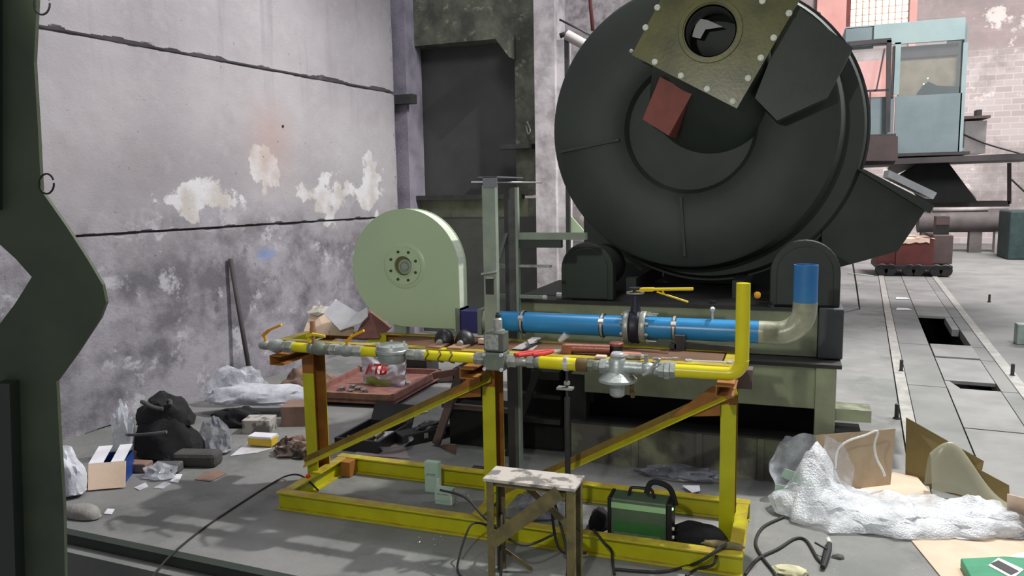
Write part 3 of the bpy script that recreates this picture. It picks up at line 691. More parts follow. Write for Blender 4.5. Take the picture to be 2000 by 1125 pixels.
b = MB(); b.lathe((vx, BYp, hz-0.016), Z1, [(0, 0.055), (0.008, 0.055)], 16); b.build('notch_plate', 'galv', bfv)
hn = MB(); p0 = V((vx-0.012, BYp, hz+0.006)); p1 = Yp(1354, 565, BYp-0.05)
d = (p1-p0); hn.extr([(-0.02, -0.01), (0.02, -0.01), (0.02, 0.012), (-0.02, 0.012)], p0-d.normalized()*0.01, p0+d*0.35, Y1, Z1)
hn.extr([(-0.014, -0.006), (0.014, -0.006), (0.014, 0.01), (-0.014, 0.01)], p0+d*0.3, p1, Y1, Z1)
hh = hn.build('handle', 'lever', bfv, bevel=0.003)
b = MB(); q0 = Yp(1283, 570, BYp-0.02); q1 = Yp(1344, 590, BYp-0.04); b.tube([q0, q0+(q1-q0)*0.4, q1], 0.006, 8); b.cyl(Yp(1294, 566, BYp-0.02), Yp(1296, 574, BYp-0.02), 0.006, 8); b.build('trigger', 'lever', hh)
for k in range(8):
    a = PI/8+k*PI/4; y_, z_ = BYp+0.086*math.cos(a), BZ+0.086*math.sin(a)
    b = MB(); b.cyl((bxp(1216), y_, z_), (bxp(1284 if k in (1, 2, 5, 6) else 1270), y_, z_), 0.006, 8); b.hexnut((bxp(1216), y_, z_), X1, 0.012, 0.012); b.hexnut((bxp(1264), y_, z_), X1, 0.014, 0.012); b.build('stud_bolt', 'galv', bp)
for px_ in (1023, 1178, 1318):
    xx = bxp(px_); b = MB(); b.lathe((xx-0.012, BYp, BZ), X1, [(0, BR), (0, BR+0.008), (0.024, BR+0.008), (0.024, BR)], 28, cap=False)
    c = b.build('pipe_clamp', 'rubber', bp)
    MB().box((xx, BYp-BR*0.85, BZ+BR*0.35), (0.03, 0.03, 0.05), (0.5, 0, 0)).build('clamp_screw', 'chrome', c)
    MB().lathe((xx-0.007, BYp, BZ), X1, [(0, BR+0.008), (0, BR+0.0105), (0.014, BR+0.0105), (0.014, BR+0.008)], 28, cap=False).build('clamp_band', 'galv', c)
    MB().cyl((xx, BYp, 1.058), (xx, BYp, BZ-BR-0.004), 0.005, 8).build('clamp_rod', 'galv', c)
# bare elbow and upright stub
xe = XA(1573, BYp, 1.4); re = 0.15; re = min(re, xe-bxp(1483)-0.0)
b = MB(); b.tube([V((bxp(1482), BYp, BZ)), V((xe-re, BYp, BZ))]+arc((xe-re, BYp, BZ+re), X1, Z1, re, -PI/2, 0, 14)+[V((xe, BYp, Yp(1573, 590, BYp).z))], BR+0.001, 30); b.build('elbow', 'raw', bp)
MB().lathe((xe, BYp, Yp(1573, 592, BYp).z), Z1, [(0, BR), (Yp(1573, 517, BYp).z-Yp(1573, 592, BYp).z, BR), (Yp(1573, 517, BYp).z-Yp(1573, 592, BYp).z, BR-0.006), (0.05, BR-0.006)], 30).build('pipe', 'blue2', bp)
# transition piece and flexible duct towards the fan
MB().bx(bxp(942), bxp(950), BYp-0.085, BYp+0.085, BZ-0.085, BZ+0.085).build('flange', 'valve', bp)
b = MB(); b.lathe((bxp(950), BYp, BZ), X1, [(0, 0.08), (bxp(968)-bxp(950), BR)], 24); b.build('reducer', 'sgreen', bp)
MB().bx(bxp(899), bxp(942), BYp-0.07, BYp+0.075, BZ-0.078, BZ+0.07).build('flexible_duct', 'navy', bp, bevel=0.004)
b = MB(); k = V((bxp(1391), BYp, BZ+BR)); b.cyl(k, k+V((0, 0, 0.05)), 0.006, 8); b.lathe(k+V((0, 0, 0.045)), Z1, [(0, 0.008), (0.01, 0.016), (0.022, 0.016), (0.03, 0.006)], 14); b.build('gauge_nipple', 'chrome', bp)

# ================================================================== FAN BLOWER
FY = 4.585; FT = 0.13; fcx, fcz, FR = XA(790, FY, 1.49), Yp(790, 524, FY).z, 0.398
fb_ = root('fan_blower', (fcx, FY+0.07, 1.058), 'pale mint green sheet metal fan blower with a round snail housing on the frame', 'fan')
outline = []
xr, zbm = fcx+FR, fcz-FR
for i in range(49):
    a = PI/2*0+i*(3*PI/2)/48      # from +X round over the top to straight down
    outline.append((fcx+FR*math.cos(a), fcz+FR*math.sin(a)))
outline.append((xr, zbm+0.0))
b = MB(); b.extr([(p[0], p[1]) for p in outline], (0, FY, 0), (0, FY+0.006, 0), X1, Z1); hs = b.build('front_plate', 'mint', fb_)
b = MB(); b.extr([(p[0], p[1]) for p in outline], (0, FY+FT-0.006, 0), (0, FY+FT, 0), X1, Z1); b.build('rear_plate', 'mint', fb_)
rimp = [(fcx+(p[0]-fcx)*0.985, fcz+(p[1]-fcz)*0.985) for p in outline]
b = MB(); b.extr(rimp, (0, FY+0.005, 0), (0, FY+FT-0.005, 0), X1, Z1); b.build('rim', mat('lit_mint_enamel', (206, 214, 198), (196, 206, 190), 0.4, bump=0), fb_)  # mint rim coloured near-white, the light falling on it is painted in
hc = V((XA(790, FY, 1.49), FY, Yp(790, 519, FY).z))
b = MB(); b.lathe(hc+V((0, 0.004, 0)), -Y1, [(0, 0.165), (0.008, 0.15), (0.010, 0.146), (0.010, 0.13), (0.018, 0.128), (0.018, 0.078), (0.024, 0.074), (0.024, 0.066), (0.0, 0.064)], 40, cap=False); b.build('inlet_ring', 'mint', fb_)
b = MB(); b.lathe(hc+V((0, 0.0, 0)), -Y1, [(0.0, 0.066), (0.006, 0.064), (0.006, 0)], 32); hub = b.build('inlet_opening', M['olive'], fb_)
b = MB(); b.lathe(hc+V((0.012, -0.004, -0.005)), -Y1, [(0.0, 0.05), (0.01, 0.05), (0.012, 0.036), (0.006, 0.034), (0.006, 0.028), (0.018, 0.024), (0.02, 0.012), (0.02, 0)], 28); b.build('impeller_hub', M['sgreen'], fb_)
for k in range(8):
    a = k*PI/4+0.35; MB().lathe(hc+V((0.1*math.cos(a), -0.014, 0.1*math.sin(a))), -Y1, [(0, 0.009), (0.008, 0.009), (0.009, 0.005)], 10).build('bolt', 'dark', fb_)
ox = fcx+FR
MB().bx(ox-0.035, ox+0.005, FY-0.012, FY+FT+0.01, fcz-FR-0.015, BZ+0.085).build('outlet_flange', 'mint', fb_)
MB().bx(ox+0.005, bxp(899)+0.002, FY-0.018, FY+FT+0.02, BZ-0.1, BZ+0.085).build('gasket_flange', 'valve', fb_)
MB().bx(XA(768, FY, 1.06), XA(792, FY, 1.06), FY+0.012, FY+0.06, 1.057, fcz-FR+0.03).build('foot', 'sgreen', fb_)
MB().bx(XA(868, FY, 1.06), XA(893, FY, 1.06), FY+0.012, FY+0.06, 1.057, fcz-FR+0.03).build('foot', 'sgreen', fb_)

# ================================================================== STEEL STAND behind the frame
st = root('steel_stand', (-1.85, 4.9, 0), 'tall grey green steel stand with capped uprights beside the fan blower', 'stand')
uy = 4.49
ux0, ux1 = XA(944, uy, 1.6), XA(969, uy, 1.6)
def channel(b, x0, x1, y0, y1, z0, z1, t=0.006):
    b.extr([(x0, y0), (x1, y0), (x1, y1), (x1-t, y1), (x1-t, y0+t), (x0+t, y0+t), (x0+t, y1), (x0, y1)], (0, 0, z0), (0, 0, z1), X1, Y1)
b = MB(); channel(b, ux0, ux1, uy, uy+0.05, 1.0, Yp(955, 362, uy).z); b.build('front_upright', 'sgreen', st)
zb2, zt2 = Yp(957, 575, uy).z, Yp(957, 545, uy).z
MB().bx(ux0+0.012, ux1-0.02, uy-0.003, uy+0.001, zb2, zt2).build('slot', 'dark', st)
b = MB(); b.box(((ux0+ux1)/2, uy-0.01, Yp(957, 532, uy).z), (ux1-ux0+0.02, 0.03, 0.012), (0, -0.18, 0)); b.box(((ux0+ux1)/2+0.01, uy-0.02, Yp(957, 541, uy).z), (0.04, 0.03, 0.014)); b.build('latch', 'galv', st)
uy2 = 4.92
rx0_, rx1_ = XA(986, uy2, 1.6), XA(1013, uy2, 1.6)
b = MB(); channel(b, rx0_, rx1_-0.02, uy2, uy2+0.05, 0, Yp(1000, 366, uy2).z); b.build('rear_upright', 'grey', st)
MB().bx(rx1_-0.018, rx1_, uy2-0.01, uy2+0.03, 0.0, Yp(1000, 366, uy2).z).build('rear_edge_strip', 'sgreen', st)
zc = Yp(980, 366, uy).z
b = MB(); q = [Yp(952, 366, uy-0.02), Yp(1018, 368, uy2), Yp(1018, 346, uy2), Yp(940, 343, uy-0.02)]
b.bx(ux0+0.01, rx1_+0.02, uy-0.01, uy-0.003, Yp(980, 366, uy).z, Yp(980, 345, uy).z); b.bx(ux0-0.02, rx1_+0.02, uy-0.01, uy2+0.06, Yp(980, 345, uy).z-0.004, Yp(980, 345, uy).z+0.003)
b.build('cap_plate', mat('bluish_grey_steel', (120, 122, 130), (104, 106, 114), 0.5), st)
zr = Yp(1035, 357, uy2).z
MB().cyl((XA(952, uy2-0.02, zr), uy2-0.3, zr+0.01), (XA(1058, uy2, zr), uy2, zr), 0.005, 8).build('rod', 'chrome', st)
for pyy in (520, 579):
    z = Yp(980, pyy, uy2).z; MB().bx(XA(968, uy2, z), rx0_, uy2, uy2+0.03, z-0.014, z+0.014).build('rung', 'sgreen', st)
d0, d1 = Yp(972, 515, uy2), Yp(990, 455, uy2)
MB().extr([(-0.01, -0.01), (0.01, -0.01), (0.01, 0.01), (-0.01, 0.01)], d0, d1, Y1, X1).build('diagonal_brace', 'sgreen', st)
MB().bx(rx0_-0.3, rx1_+0.3, uy2-0.02, uy2+0.08, 0.0, 0.02).build('foot_bar', 'dark', st)
# shelf arm reaching to the right and rods
z0_, z1_ = Yp(1060, 472, uy2).z, Yp(1060, 455, uy2).z
MB().bx(rx1_, XA(1143, uy2, z1_), uy2, uy2+0.06, z1_-0.045, z1_).build('shelf_arm', 'sgreen', st)
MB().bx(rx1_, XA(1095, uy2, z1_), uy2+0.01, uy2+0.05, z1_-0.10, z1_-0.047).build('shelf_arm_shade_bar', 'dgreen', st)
z = Yp(1040, 520, uy2).z; MB().bx(rx1_, XA(1075, uy2, z), uy2, uy2+0.03, z-0.008, z+0.008).build('rod', 'galv', st)
z = Yp(1040, 580, uy2).z; MB().bx(rx1_, XA(1060, uy2, z), uy2, uy2+0.03, z-0.010, z+0.010).build('rod', 'sgreen', st)
b = MB(); b.hexnut(V((XA(1060, uy2, z), uy2, z)), X1, 0.03, 0.016); b.build('nut', 'chrome', st)

# ================================================================== ROTATOR BASE + BIG DRUM
pb = root('machine_base', (-0.6, 6.4, 0), 'heavy pale green welded beam base under the dark round casing', 'machine base')
py0 = 5.36
px1r = XA(1632, py0, 0.6)
MB().bx(-1.40, XA(1592, py0, 0.6), py0+0.01, py0+0.14, 0.53, 0.815).build('upper_beam', 'pgreen', pb, bevel=0.004)
MB().add([(-1.40, py0+0.01, 0.815), (-1.40, py0+0.01, 0.66), (-1.50, py0+0.01, 0.66), (-1.40, py0+0.14, 0.815), (-1.40, py0+0.14, 0.66), (-1.50, py0+0.14, 0.66)], [(0, 1, 2), (3, 5, 4), (0, 2, 5, 3), (1, 4, 5, 2), (0, 3, 4, 1)]).build('beam_end', 'pgreen', pb)
MB().bx(-1.50, px1r+0.03, py0-0.02, py0+0.2, 0.815, 0.84).build('top_flange', 'dark', pb)
MB().bx(XA(1592, py0, 0.6), px1r, py0-0.01, py0+0.14, 0.0, 0.815).build('leg', 'pgreen', pb)
MB().bx(-1.55, -1.40, py0+0.05, py0+0.18, 0.0, 0.815).build('leg', 'dark', pb)
MB().bx(-1.50, XA(1592, py0, 0.3), py0+0.0, py0+0.15, 0.0, 0.30).build('lower_beam', 'lgreen', pb)
MB().bx(-1.58, px1r-0.01, 5.8, 5.82, 0.0, 0.8).build('shade_panel', 'void', pb)  # added near-black sheet, paints the gap between the beams as unlit
MB().bx(-1.50, XA(1592, py0, 0.3), py0-0.02, py0+0.17, 0.30, 0.312).build('lower_flange', 'dark', pb)
for px_ in (1235, 1360, 1480):
    MB().bx(XA(px_, py0, 0.2), XA(px_+12, py0, 0.2), py0-0.015, py0, 0.0, 0.30).build('stiffener', 'lgreen', pb)
MB().bx(-1.55, px1r, 7.4, 7.55, 0, 0.815).build('rear_beam', 'dark', pb)
for x in (-1.5, px1r-0.12): MB().bx(x, x+0.12, py0+0.2, 7.4, 0.4, 0.8).build('side_beam', 'dark', pb)
MB().bx(-1.5, px1r, py0+0.2, 7.5, 0.8, 0.84).build('deck_plate', 'dark', pb)
# second tier
ty = 5.56
tx1 = XA(1596, ty, 1.0)
MB().bx(-2.0, tx1, ty, ty+0.12, 0.845, 1.16).build('rail_beam', 'pgreen', pb)
MB().bx(-2.0, tx1, ty-0.03, ty+0.2, 1.16, 1.185).build('rail_flange', 'dark', pb)
MB().bx(-2.0, tx1, ty+0.2, ty+1.2, 1.10, 1.19).build('upper_deck', 'dark', pb)
MB().bx(tx1+0.005, XA(1646, ty, 1.0), ty-0.06, ty+0.4, 0.845, 1.19).build('end_box', mat('grey_painted_box', (76, 78, 80), (66, 68, 70), 0.6), pb, bevel=0.01)
MB().bx(XA(1500, ty, 1.16), XA(1512, ty, 1.16), ty-0.03, ty, 1.185, 1.2).build('bolt_head', 'dark', pb)
for px_ in (1172, 1391, 1515):
    MB().hexnut((XA(px_, ty, 1.19), ty+0.05, 1.185), Z1, 0.02, 0.025).build('bolt', 'dark', pb)
for px_, nm in ((1573, 'r'), (1146, 'l')):
    xx = XA(px_, ty, 1.5); w2 = 0.225 if nm == 'r' else 0.2
    b = MB(); pl = [(xx-w2, 1.19), (xx+w2, 1.19)]+[(xx+w2*math.cos(a), 1.42+w2*math.sin(a)) for a in [i*PI/16 for i in range(17)]]
    b.extr(pl, (0, ty+0.0, 0), (0, ty+0.1, 0), X1, Z1); rb = b.build('roller_bracket', 'dgreen', pb, bevel=0.008)
    b = MB(); b.lathe((xx, ty+0.1, 1.4), Y1, [(0, 0.15), (0.02, 0.17), (0.5, 0.17), (0.52, 0.15)], 30); b.build('roller', 'dark', pb)
    b = MB(); pl2 = [(xx-w2*0.8, 1.2), (xx+w2*0.8, 1.2)]+[(xx+w2*0.8*math.cos(a), 1.42+w2*0.8*math.sin(a)) for a in [i*PI/16 for i in range(17)]]
    b.extr(pl2, (0, ty-0.012, 0), (0, ty, 0), X1, Z1); b.build('bracket_face', 'dgreen', pb, bevel=0.005)
MB().bx(-1.9, XA(1636, 7.3, 1.5), 7.3, 7.5, 0.9, 2.3).build('dark_backing_plate', 'drum', pb)  # added dark plate, keeps the gap under the drum black
for x in (-1.2, -0.4): MB().bx(x, x+0.08, 5.9, 7.3, 1.19, 1.32).build('cradle_rib', 'drum', pb)
# small bits on the side of the base
for k, (ya, za) in enumerate(((760, 0.56), (850, 0.2))):
    MB().bx(px1r+0.0, px1r+0.22, py0+0.02, py0+0.2, za-0.1, za-0.02).build('side_bracket', 'pgreen', pb)
MB().bx(px1r, px1r+0.16, py0+0.02, py0+0.5, 0.26, 0.40).build('side_bracket', 'grey', pb)

DY = 6.0
dc = V((XA(1345, DY, 2.46), DY, Yp(1345, 248, DY).z)); DR = 1.06
dm = root('drum_casing', (dc.x, 6.8, 1.4), 'huge dark green round fan casing with a bolted square plate, resting on rollers', 'machine')
# rear volute
Y2 = 6.32; c2 = V((XA(1384, Y2, 2.4), Y2, Yp(1384, 262, Y2).z)); R2 = (Yp(1680, 262, Y2).x-Yp(1087, 262, Y2).x)/2
b = MB(); b.lathe((c2.x, Y2, c2.z), Y1, [(0, R2-0.07), (0.0, R2-0.05), (0.03, R2-0.03), (0.09, R2-0.03), (0.09, R2), (0.13, R2), (0.13, R2-0.04), (0.85, R2-0.04), (0.85, R2), (0.9, R2), (0.9, 0)], 96)
b.build('volute_shell', 'drum', dm)
b = MB(); b.lathe(dc, Y1, [(0.05, 0.50), (0.0, 0.60), (0.0, DR-0.02), (0.01, DR), (0.05, DR), (0.06, DR-0.01), (0.34, DR+0.06)], 96, cap=False); b.build('front_cover', 'drum', dm)
b = MB(); b.lathe(dc, Y1, [(0.05, 0.502), (0.10, 0.47), (0.08, 0.1), (0.08, 0)], 64, cap=False); b.build('cover_dish', 'drum', dm)
# ribs on the cover
def rib(pa, pb_, w=0.02):
    a = Yp(*pa, DY-0.01); c = Yp(*pb_, DY-0.01); d = (c-a).normalized(); s_ = d.cross(Y1)
    MB().extr([(-w/2, -0.02), (w/2, -0.02), (w/2, 0.012), (-w/2, 0.012)], a, c, s_, Y1).build('rib', 'drum', dm)
rib((1094, 297), (1210, 273)); rib((1330, 385), (1338, 500)); rib((1520, 240), (1612, 196))
b = MB(); bv_ = [Yp(*p, 5.98) for p in [(1548, 22), (1660, 108), (1612, 200), (1519, 242), (1478, 200)]]; b.poly(bv_, -0.3, -Y1); b.build('side_duct', 'dgreen', dm)
# neck from the dish to the square plate
ang = math.radians(-29.5); PYl = 5.55
pc = V((XA(1391, PYl, 3.08), PYl, Yp(1391, 56, PYl).z)); e1 = V((math.cos(ang), 0, math.sin(ang))); e2 = V((-math.sin(ang), 0, math.cos(ang)))
hw = 0.5*236*mpp(pc)*1.01; hh_ = 0.5*222*mpp(pc)
hc2 = Yp(1387, 60, PYl)
def ringplate(b, c, r, y0, y1, mi=0, seg=48):
    # square plate with a round hole
    def sq(a):
        dx_, dz_ = math.cos(a), math.sin(a); k = min(hw/abs(dx_) if abs(dx_) > 1e-6 else 9, hh_/abs(dz_) if abs(dz_) > 1e-6 else 9); return dx_*k, dz_*k
    angs = sorted([2*PI*i/seg for i in range(seg)]+[math.atan2(sz*hh_, sx_*hw) % (2*PI) for sz in (-1, 1) for sx_ in (-1, 1)])
    vs = []; n_ = len(angs)
    for y in (y0, y1):
        for a in angs:
            u, v = sq(a); vs.append(pc+e1*u+e2*v+V((0, y-pc.y, 0)))
        for a in angs:
            vs.append(V((c.x, y, c.z))+e1*math.cos(a)*r+e2*math.sin(a)*r)
    fs = []
    for i in range(n_):
        j = (i+1) % n_
        fs += [(i, j, n_+j, n_+i), (2*n_+i, 3*n_+i, 3*n_+j, 2*n_+j), (i, 2*n_+i, 2*n_+j, j), (n_+i, n_+j, 3*n_+j, 3*n_+i)]
    b.add(vs, fs, mi)
b = MB(); ringplate(b, hc2, 0.175, PYl, PYl+0.025); b.build('square_plate', 'olive', dm)
b = MB(); b.lathe(V((hc2.x, PYl-0.012, hc2.z)), Y1, [(0.0, 0.185), (0.0, 0.212), (0.012, 0.216)], 48, cap=False); b.build('hole_ring', 'olive', dm)
b = MB(); b.lathe(V((hc2.x, PYl, hc2.z)), Y1, [(0, 0.175), (0.012, 0.2), (0.3, 0.19), (0.3, 0.17), (0.02, 0.165)], 40, cap=False); b.build('inlet_pipe', 'grey', dm)
b = MB(); b.lathe(V((hc2.x, PYl+0.03, hc2.z)), Y1, [(0, 0.38), (0.1, 0.36), (0.5, 0.42)], 40); 
b2 = MB()
cn = V((dc.x+0.15, 0, dc.z+0.25))
segs = 48; rings = [(PYl+0.03, V((hc2.x, 0, hc2.z)), 0.36), (PYl+0.2, V((hc2.x*0.6+cn.x*0.4, 0, hc2.z*0.6+cn.z*0.4)), 0.40), (DY+0.1, cn, 0.46)]
vs = []; fs = []
for y, c, r in rings:
    for k in range(segs): vs.append(V((c.x+r*math.cos(2*PI*k/segs), y, c.z+r*math.sin(2*PI*k/segs))))
for i in range(2):
    for k in range(segs): fs.append((i*segs+k, i*segs+(k+1) % segs, (i+1)*segs+(k+1) % segs, (i+1)*segs+k))
b2.add(vs, fs, 0, True); b2.build('neck_cone', 'drum', dm)
bl = [(1284, 15), (1261, 54), (1233, 100), (1279, 121), (1330, 148), (1381, 174), (1431, 198), (1461, 153), (1486, 113), (1511, 74), (1541, 26), (1489, 2)]
for i, (a_, c_) in enumerate(bl):
    q = Yp(a_, c_, PYl-0.002); rr = 0.021 if i != 2 else 0.014
    MB().lathe(q, -Y1, [(0, rr), (0.008, rr), (0.012, rr*0.6), (0.012, 0)], 14).build('bolt', 'bolt' if i != 2 else 'galv', dm)
# red-brown box under the plate
q = [Yp(*p, 5.64) for p in [(1289, 150), (1352, 182), (1306, 265), (1255, 233)]]
MB().poly(q, 0.34, -Y1).build('lug_box', 'redbox', dm)
# bright opening inside the hole, its light painted as a pale plate
q = [Yp(*p, PYl+0.29) for p in [(1351, 72), (1363, 36), (1383, 40), (1412, 53), (1378, 58), (1368, 76)]]
MB().poly(q, -0.01, -Y1).build('light_opening', mat('opening_light_white', (205, 205, 205), (190, 190, 190), 0.5), dm)
# outlet duct to the right
q = [Yp(*p, 6.9) for p in [(1600, 330), (1668, 336), (1790, 404), (1738, 482), (1600, 520)]]
b = MB(); b.poly(q, -0.5, -Y1)
b.build('outlet_duct', 'dgreen', dm, bevel=0.006)
q = [Yp(*p, 6.85) for p in [(1664, 334), (1676, 334), (1800, 398), (1792, 412)]]; MB().poly(q, -0.6, -Y1).build('outlet_flange', 'dgreen', dm)
q = [Yp(*p, 6.88) for p in [(1727, 334), (1815, 376), (1808, 388), (1724, 347)]]
o = MB().poly(q, -0.35, -Y1).build('pale_board', 'white'); tag(o, 'bright white board lying on the slanted outlet of the dark casing', 'board')
q = [Yp(*p, 7.0) for p in [(1586, 22), (1602, 30), (1606, 56), (1592, 40)]]
o = MB().poly(q, -0.1, -Y1).build('grey_bracket', 'beaml', dm)

# ================================================================== BACKGROUND RIGHT
CY = 14.0
cbn = root('crane_cabin', (2.0, CY, 2.5), 'pale blue grey operator cabin with two windows raised on brackets', 'cabin')
def cb_(a, b_, c, d, y0, y1, name, m, bev=0):
    P, Q = Yp(a, (c+d)/2, CY), Yp(b_, (c+d)/2, CY); zt_, zb_ = Yp((a+b_)/2, c, CY).z, Yp((a+b_)/2, d, CY).z
    return MB().bx(P.x, Q.x, CY+y0, CY+y1, zb_, zt_).build(name, m, cbn, bevel=bev)
cb_(1747, 1876, 185, 300, 0, 0.05, 'lower_panel', 'cabin'); cb_(1707, 1885, 42, 83, 0, 0.05, 'upper_panel', 'cabinl')
cb_(1652, 1707, 52, 95, 0.05, 0.1, 'upper_panel', 'cabin'); cb_(1655, 1746, 190, 265, 0.03, 0.08, 'lower_panel', 'cabin')
cb_(1746, 1758, 83, 185, 0, 0.05, 'corner_post', 'cabinl'); cb_(1876, 1885, 83, 300, 0, 0.05, 'corner_post', 'cabinl'); cb_(1652, 1659, 95, 190, 0.03, 0.08, 'corner_post', 'cabin')
cb_(1742, 1747, 90, 190, 0, 0.05, 'window_bar', 'beam')
cb_(1758, 1876, 83, 185, 0.22, 0.25, 'rear_panel', 'curtain')
cb_(1652, 1885, 42, 46, 0.05, 1.6, 'roof', 'cabinl'); cb_(1652, 1885, 292, 298, 0.05, 1.6, 'cabin_floor', 'cabin')
cb_(1880, 1885, 46, 292, 0.05, 1.6, 'side_panel', 'cabin')
cb_(1758, 1876, 85, 107, 0.16, 0.2, 'curtain_rail', 'beam')
cb_(1758, 1876, 83, 185, 0.015, 0.022, 'pane', 'glass'); cb_(1659, 1742, 95, 190, 0.045, 0.052, 'pane', 'glass')
q = [Yp(*p, CY+0.1) for p in [(1790, 184), (1800, 170), (1812, 160), (1830, 168), (1874, 170), (1874, 185)]]
o = MB().poly(q, -0.05, -Y1).build('seat', 'teal', cbn)
cb_(1749, 1886, 299, 305, -0.3, 1.0, 'base_channel', 'beam')
for p_ in ((1812, 153), (1804, 164)):
    MB().lathe(Yp(*p_, CY+0.08), -Y1, [(0, 0.012), (0.02, 0.012)], 8).build('indicator_light', 'led', cbn)
# platform and brackets below the cabin
gp_ = root('raised_walkway', (2.5, CY+1, 2.4), 'brown steel walkway beams and slanted brackets carrying the raised cabin', 'walkway')
def bar(pa, pb_, Y, w, dpt, name, m, par):
    a, c = Yp(*pa, Y), Yp(*pb_, Y); d = (c-a).normalized(); s_ = d.cross(Y1).normalized()
    return MB().extr([(-w/2, 0), (w/2, 0), (w/2, dpt), (-w/2, dpt)], a, c, s_, Y1).build(name, m, par)
bar((1672, 318), (2060, 303), CY-0.35, 0.09, 1.9, 'walkway_beam', 'beam', gp_)
bar((1738, 336), (1790, 312), CY+0.2, 0.16, 0.1, 'slanted_bracket', 'beaml', gp_)
bar((1840, 322), (1904, 390), CY+0.2, 0.07, 0.1, 'slanted_bracket', 'beaml', gp_)
q = [Yp(*p, CY+0.6) for p in [(1755, 342), (1790, 318), (1838, 318), (1893, 392), (1800, 396)]]
MB().poly(q, -0.6, -Y1).build('dark_underside', 'void', gp_)  # dark void under the platform, shade drawn as a near-black block
bar((1800, 400), (1972, 398), CY+0.5, 0.09, 0.5, 'lower_beam', 'beam', gp_)
bar((1972, 318), (1972, 398), CY+0.5, 0.05, 0.05, 'hanger', 'beam', gp_)
bar((1655, 350), (1656, 300), CY+0.2, 0.1, 0.1, 'hanger', 'beam', gp_)
# steel rail frame in front of the cabin
rf = gp_
for a, c, w in (((1630, 88), (1741, 78), 0.06), ((1737, 78), (1734, 258), 0.06), ((1664, 179), (1736, 175), 0.025)):
    bar(a, c, 13.9, w*1.15, 0.06, 'frame_bar', 'beam', rf)
bar((1728, 95), (1712, 175), 13.85, 0.024, 0.02, 'chain', 'rust2', rf); bar((1700, 175), (1697, 310), 13.85, 0.024, 0.02, 'chain', 'rust2', rf)
bar((1675, 267), (1750, 264), 13.6, 0.05, 0.3, 'frame_shelf', 'beam', rf)
q = [Yp(*p, 13.65) for p in [(1675, 268), (1749, 268), (1749, 315), (1675, 315)]]; MB().poly(q, -0.3, -Y1).build('shelf_box', 'rust2', rf)
bar((1600, 90), (1660, 87), 13.9, 0.07, 0.06, 'frame_bar', 'beam', rf)
# wall box right of the cabin
wb = root('wall_cabinet', (3.9, 19, 3.0), 'pale grey wall cabinet with a thin top board right of the cabin', 'cabinet')
def wbx(a, b_, c, d, Y, t, name, m):
    P, Q = Yp(a, (c+d)/2, Y), Yp(b_, (c+d)/2, Y); return MB().bx(P.x, Q.x, Y, Y+t, Yp((a+b_)/2, d, Y).z, Yp((a+b_)/2, c, Y).z).build(name, m, wb)
wbx(1884, 1926, 236, 300, 19, 0.8, 'body', 'beaml'); wbx(1880, 1935, 226, 231, 18.9, 1.0, 'top_board', 'rust2'); wbx(1908, 1918, 214, 226, 19.2, 0.3, 'bolt', 'dark')
# cables drooping across the far wall
for pts_, nm in (([(1880, 262), (1930, 282), (2005, 303)], 'a'), ([(1975, 350), (2005, 378)], 'b')):
    o = MB().tube(smooth([Yp(*p, 19) for p in pts_], 6), 0.02, 6).build('hanging_cable', 'cable'); tag(o, 'thin cable sagging below the wall cabinet' if nm == 'a' else 'short thin cable at the right edge below the walkway beam', 'cable')
# big pipe on low supports at the back
lp = root('long_pipe_section', (5, 26, 0), 'thick grey pipe lying on low trestles at the back of the hall', 'pipe')
pa, pb2 = Yp(1792, 432, 26), Yp(1968, 430, 26)
MB().cyl(pa, pb2, 0.34, 20).build('pipe', 'beam', lp)
MB().cyl(Yp(1822, 410, 25.8), Yp(1930, 408, 25.8), 0.06, 8).build('tie_pipe', 'beaml', lp)
for px_ in (1810, 1905, 1955):
    P = Yp(px_, 440, 26); MB().bx(P.x-0.16, P.x+0.16, 25.85, 26.15, 0, P.z-0.1).build('trestle_leg', 'beaml' if px_ > 1950 else 'beam', lp)
P, Q = Yp(1972, 440, 23.5), Yp(2015, 440, 23.5)
b = MB(); b.bx(P.x, Q.x+1, 23.5, 24.7, 0.0, Yp(1985, 412, 23.5).z); o = b.build('waste_bin', 'teal', bevel=0.04); tag(o, 'dark teal steel bin at the far right end of the hall', 'bin')
# trolley with rusty tank
tr = root('rail_trolley', (2.55, 19.0, 0), 'low rail trolley carrying a rusty red steel tank, far down the lane', 'trolley')
TY = 18.9
def tb(a, b_, c, d, y0, y1, name, m, bev=0.01):
    P, Q = Yp(a, (c+d)/2, TY), Yp(b_, (c+d)/2, TY); return MB().bx(P.x, Q.x, TY+y0, TY+y1, Yp((a+b_)/2, d, TY).z, Yp((a+b_)/2, c, TY).z).build(name, m, tr, bevel=bev)
tb(1714, 1750, 470, 522, 0.05, 1.3, 'tank_side', 'rusty'); tb(1750, 1824, 466, 520, 0.0, 1.3, 'tank_front', 'rusty'); tb(1824, 1862, 460, 516, 0.05, 1.3, 'tank_end', 'rust2')
tb(1712, 1860, 518, 527, -0.05, 1.35, 'chassis', 'dark')
for px_ in (1722, 1738, 1775, 1792, 1828, 1846):
    P = Yp(px_, 533, TY); b = MB(); b.lathe((P.x, TY-0.05, 0.14), Y1, [(0, 0.12), (0.02, 0.14), (0.08, 0.14), (0.1, 0.11)], 18); b.build('wheel', 'dark', tr)
b = MB(); a0 = Yp(1784, 473, TY-0.02)
b.sheet(14, 8, lambda a, c: V((Yp(1745, 470, TY).x+a*(Yp(1826, 470, TY).x-Yp(1745, 470, TY).x)+0.1*noise.noise(V((a*3, c*3, 0))), TY-0.03+c*1.1, Yp(1790, 468, TY).z+0.02+0.06*noise.noise(V((a*4, c*4, 2))))), th=0.01)
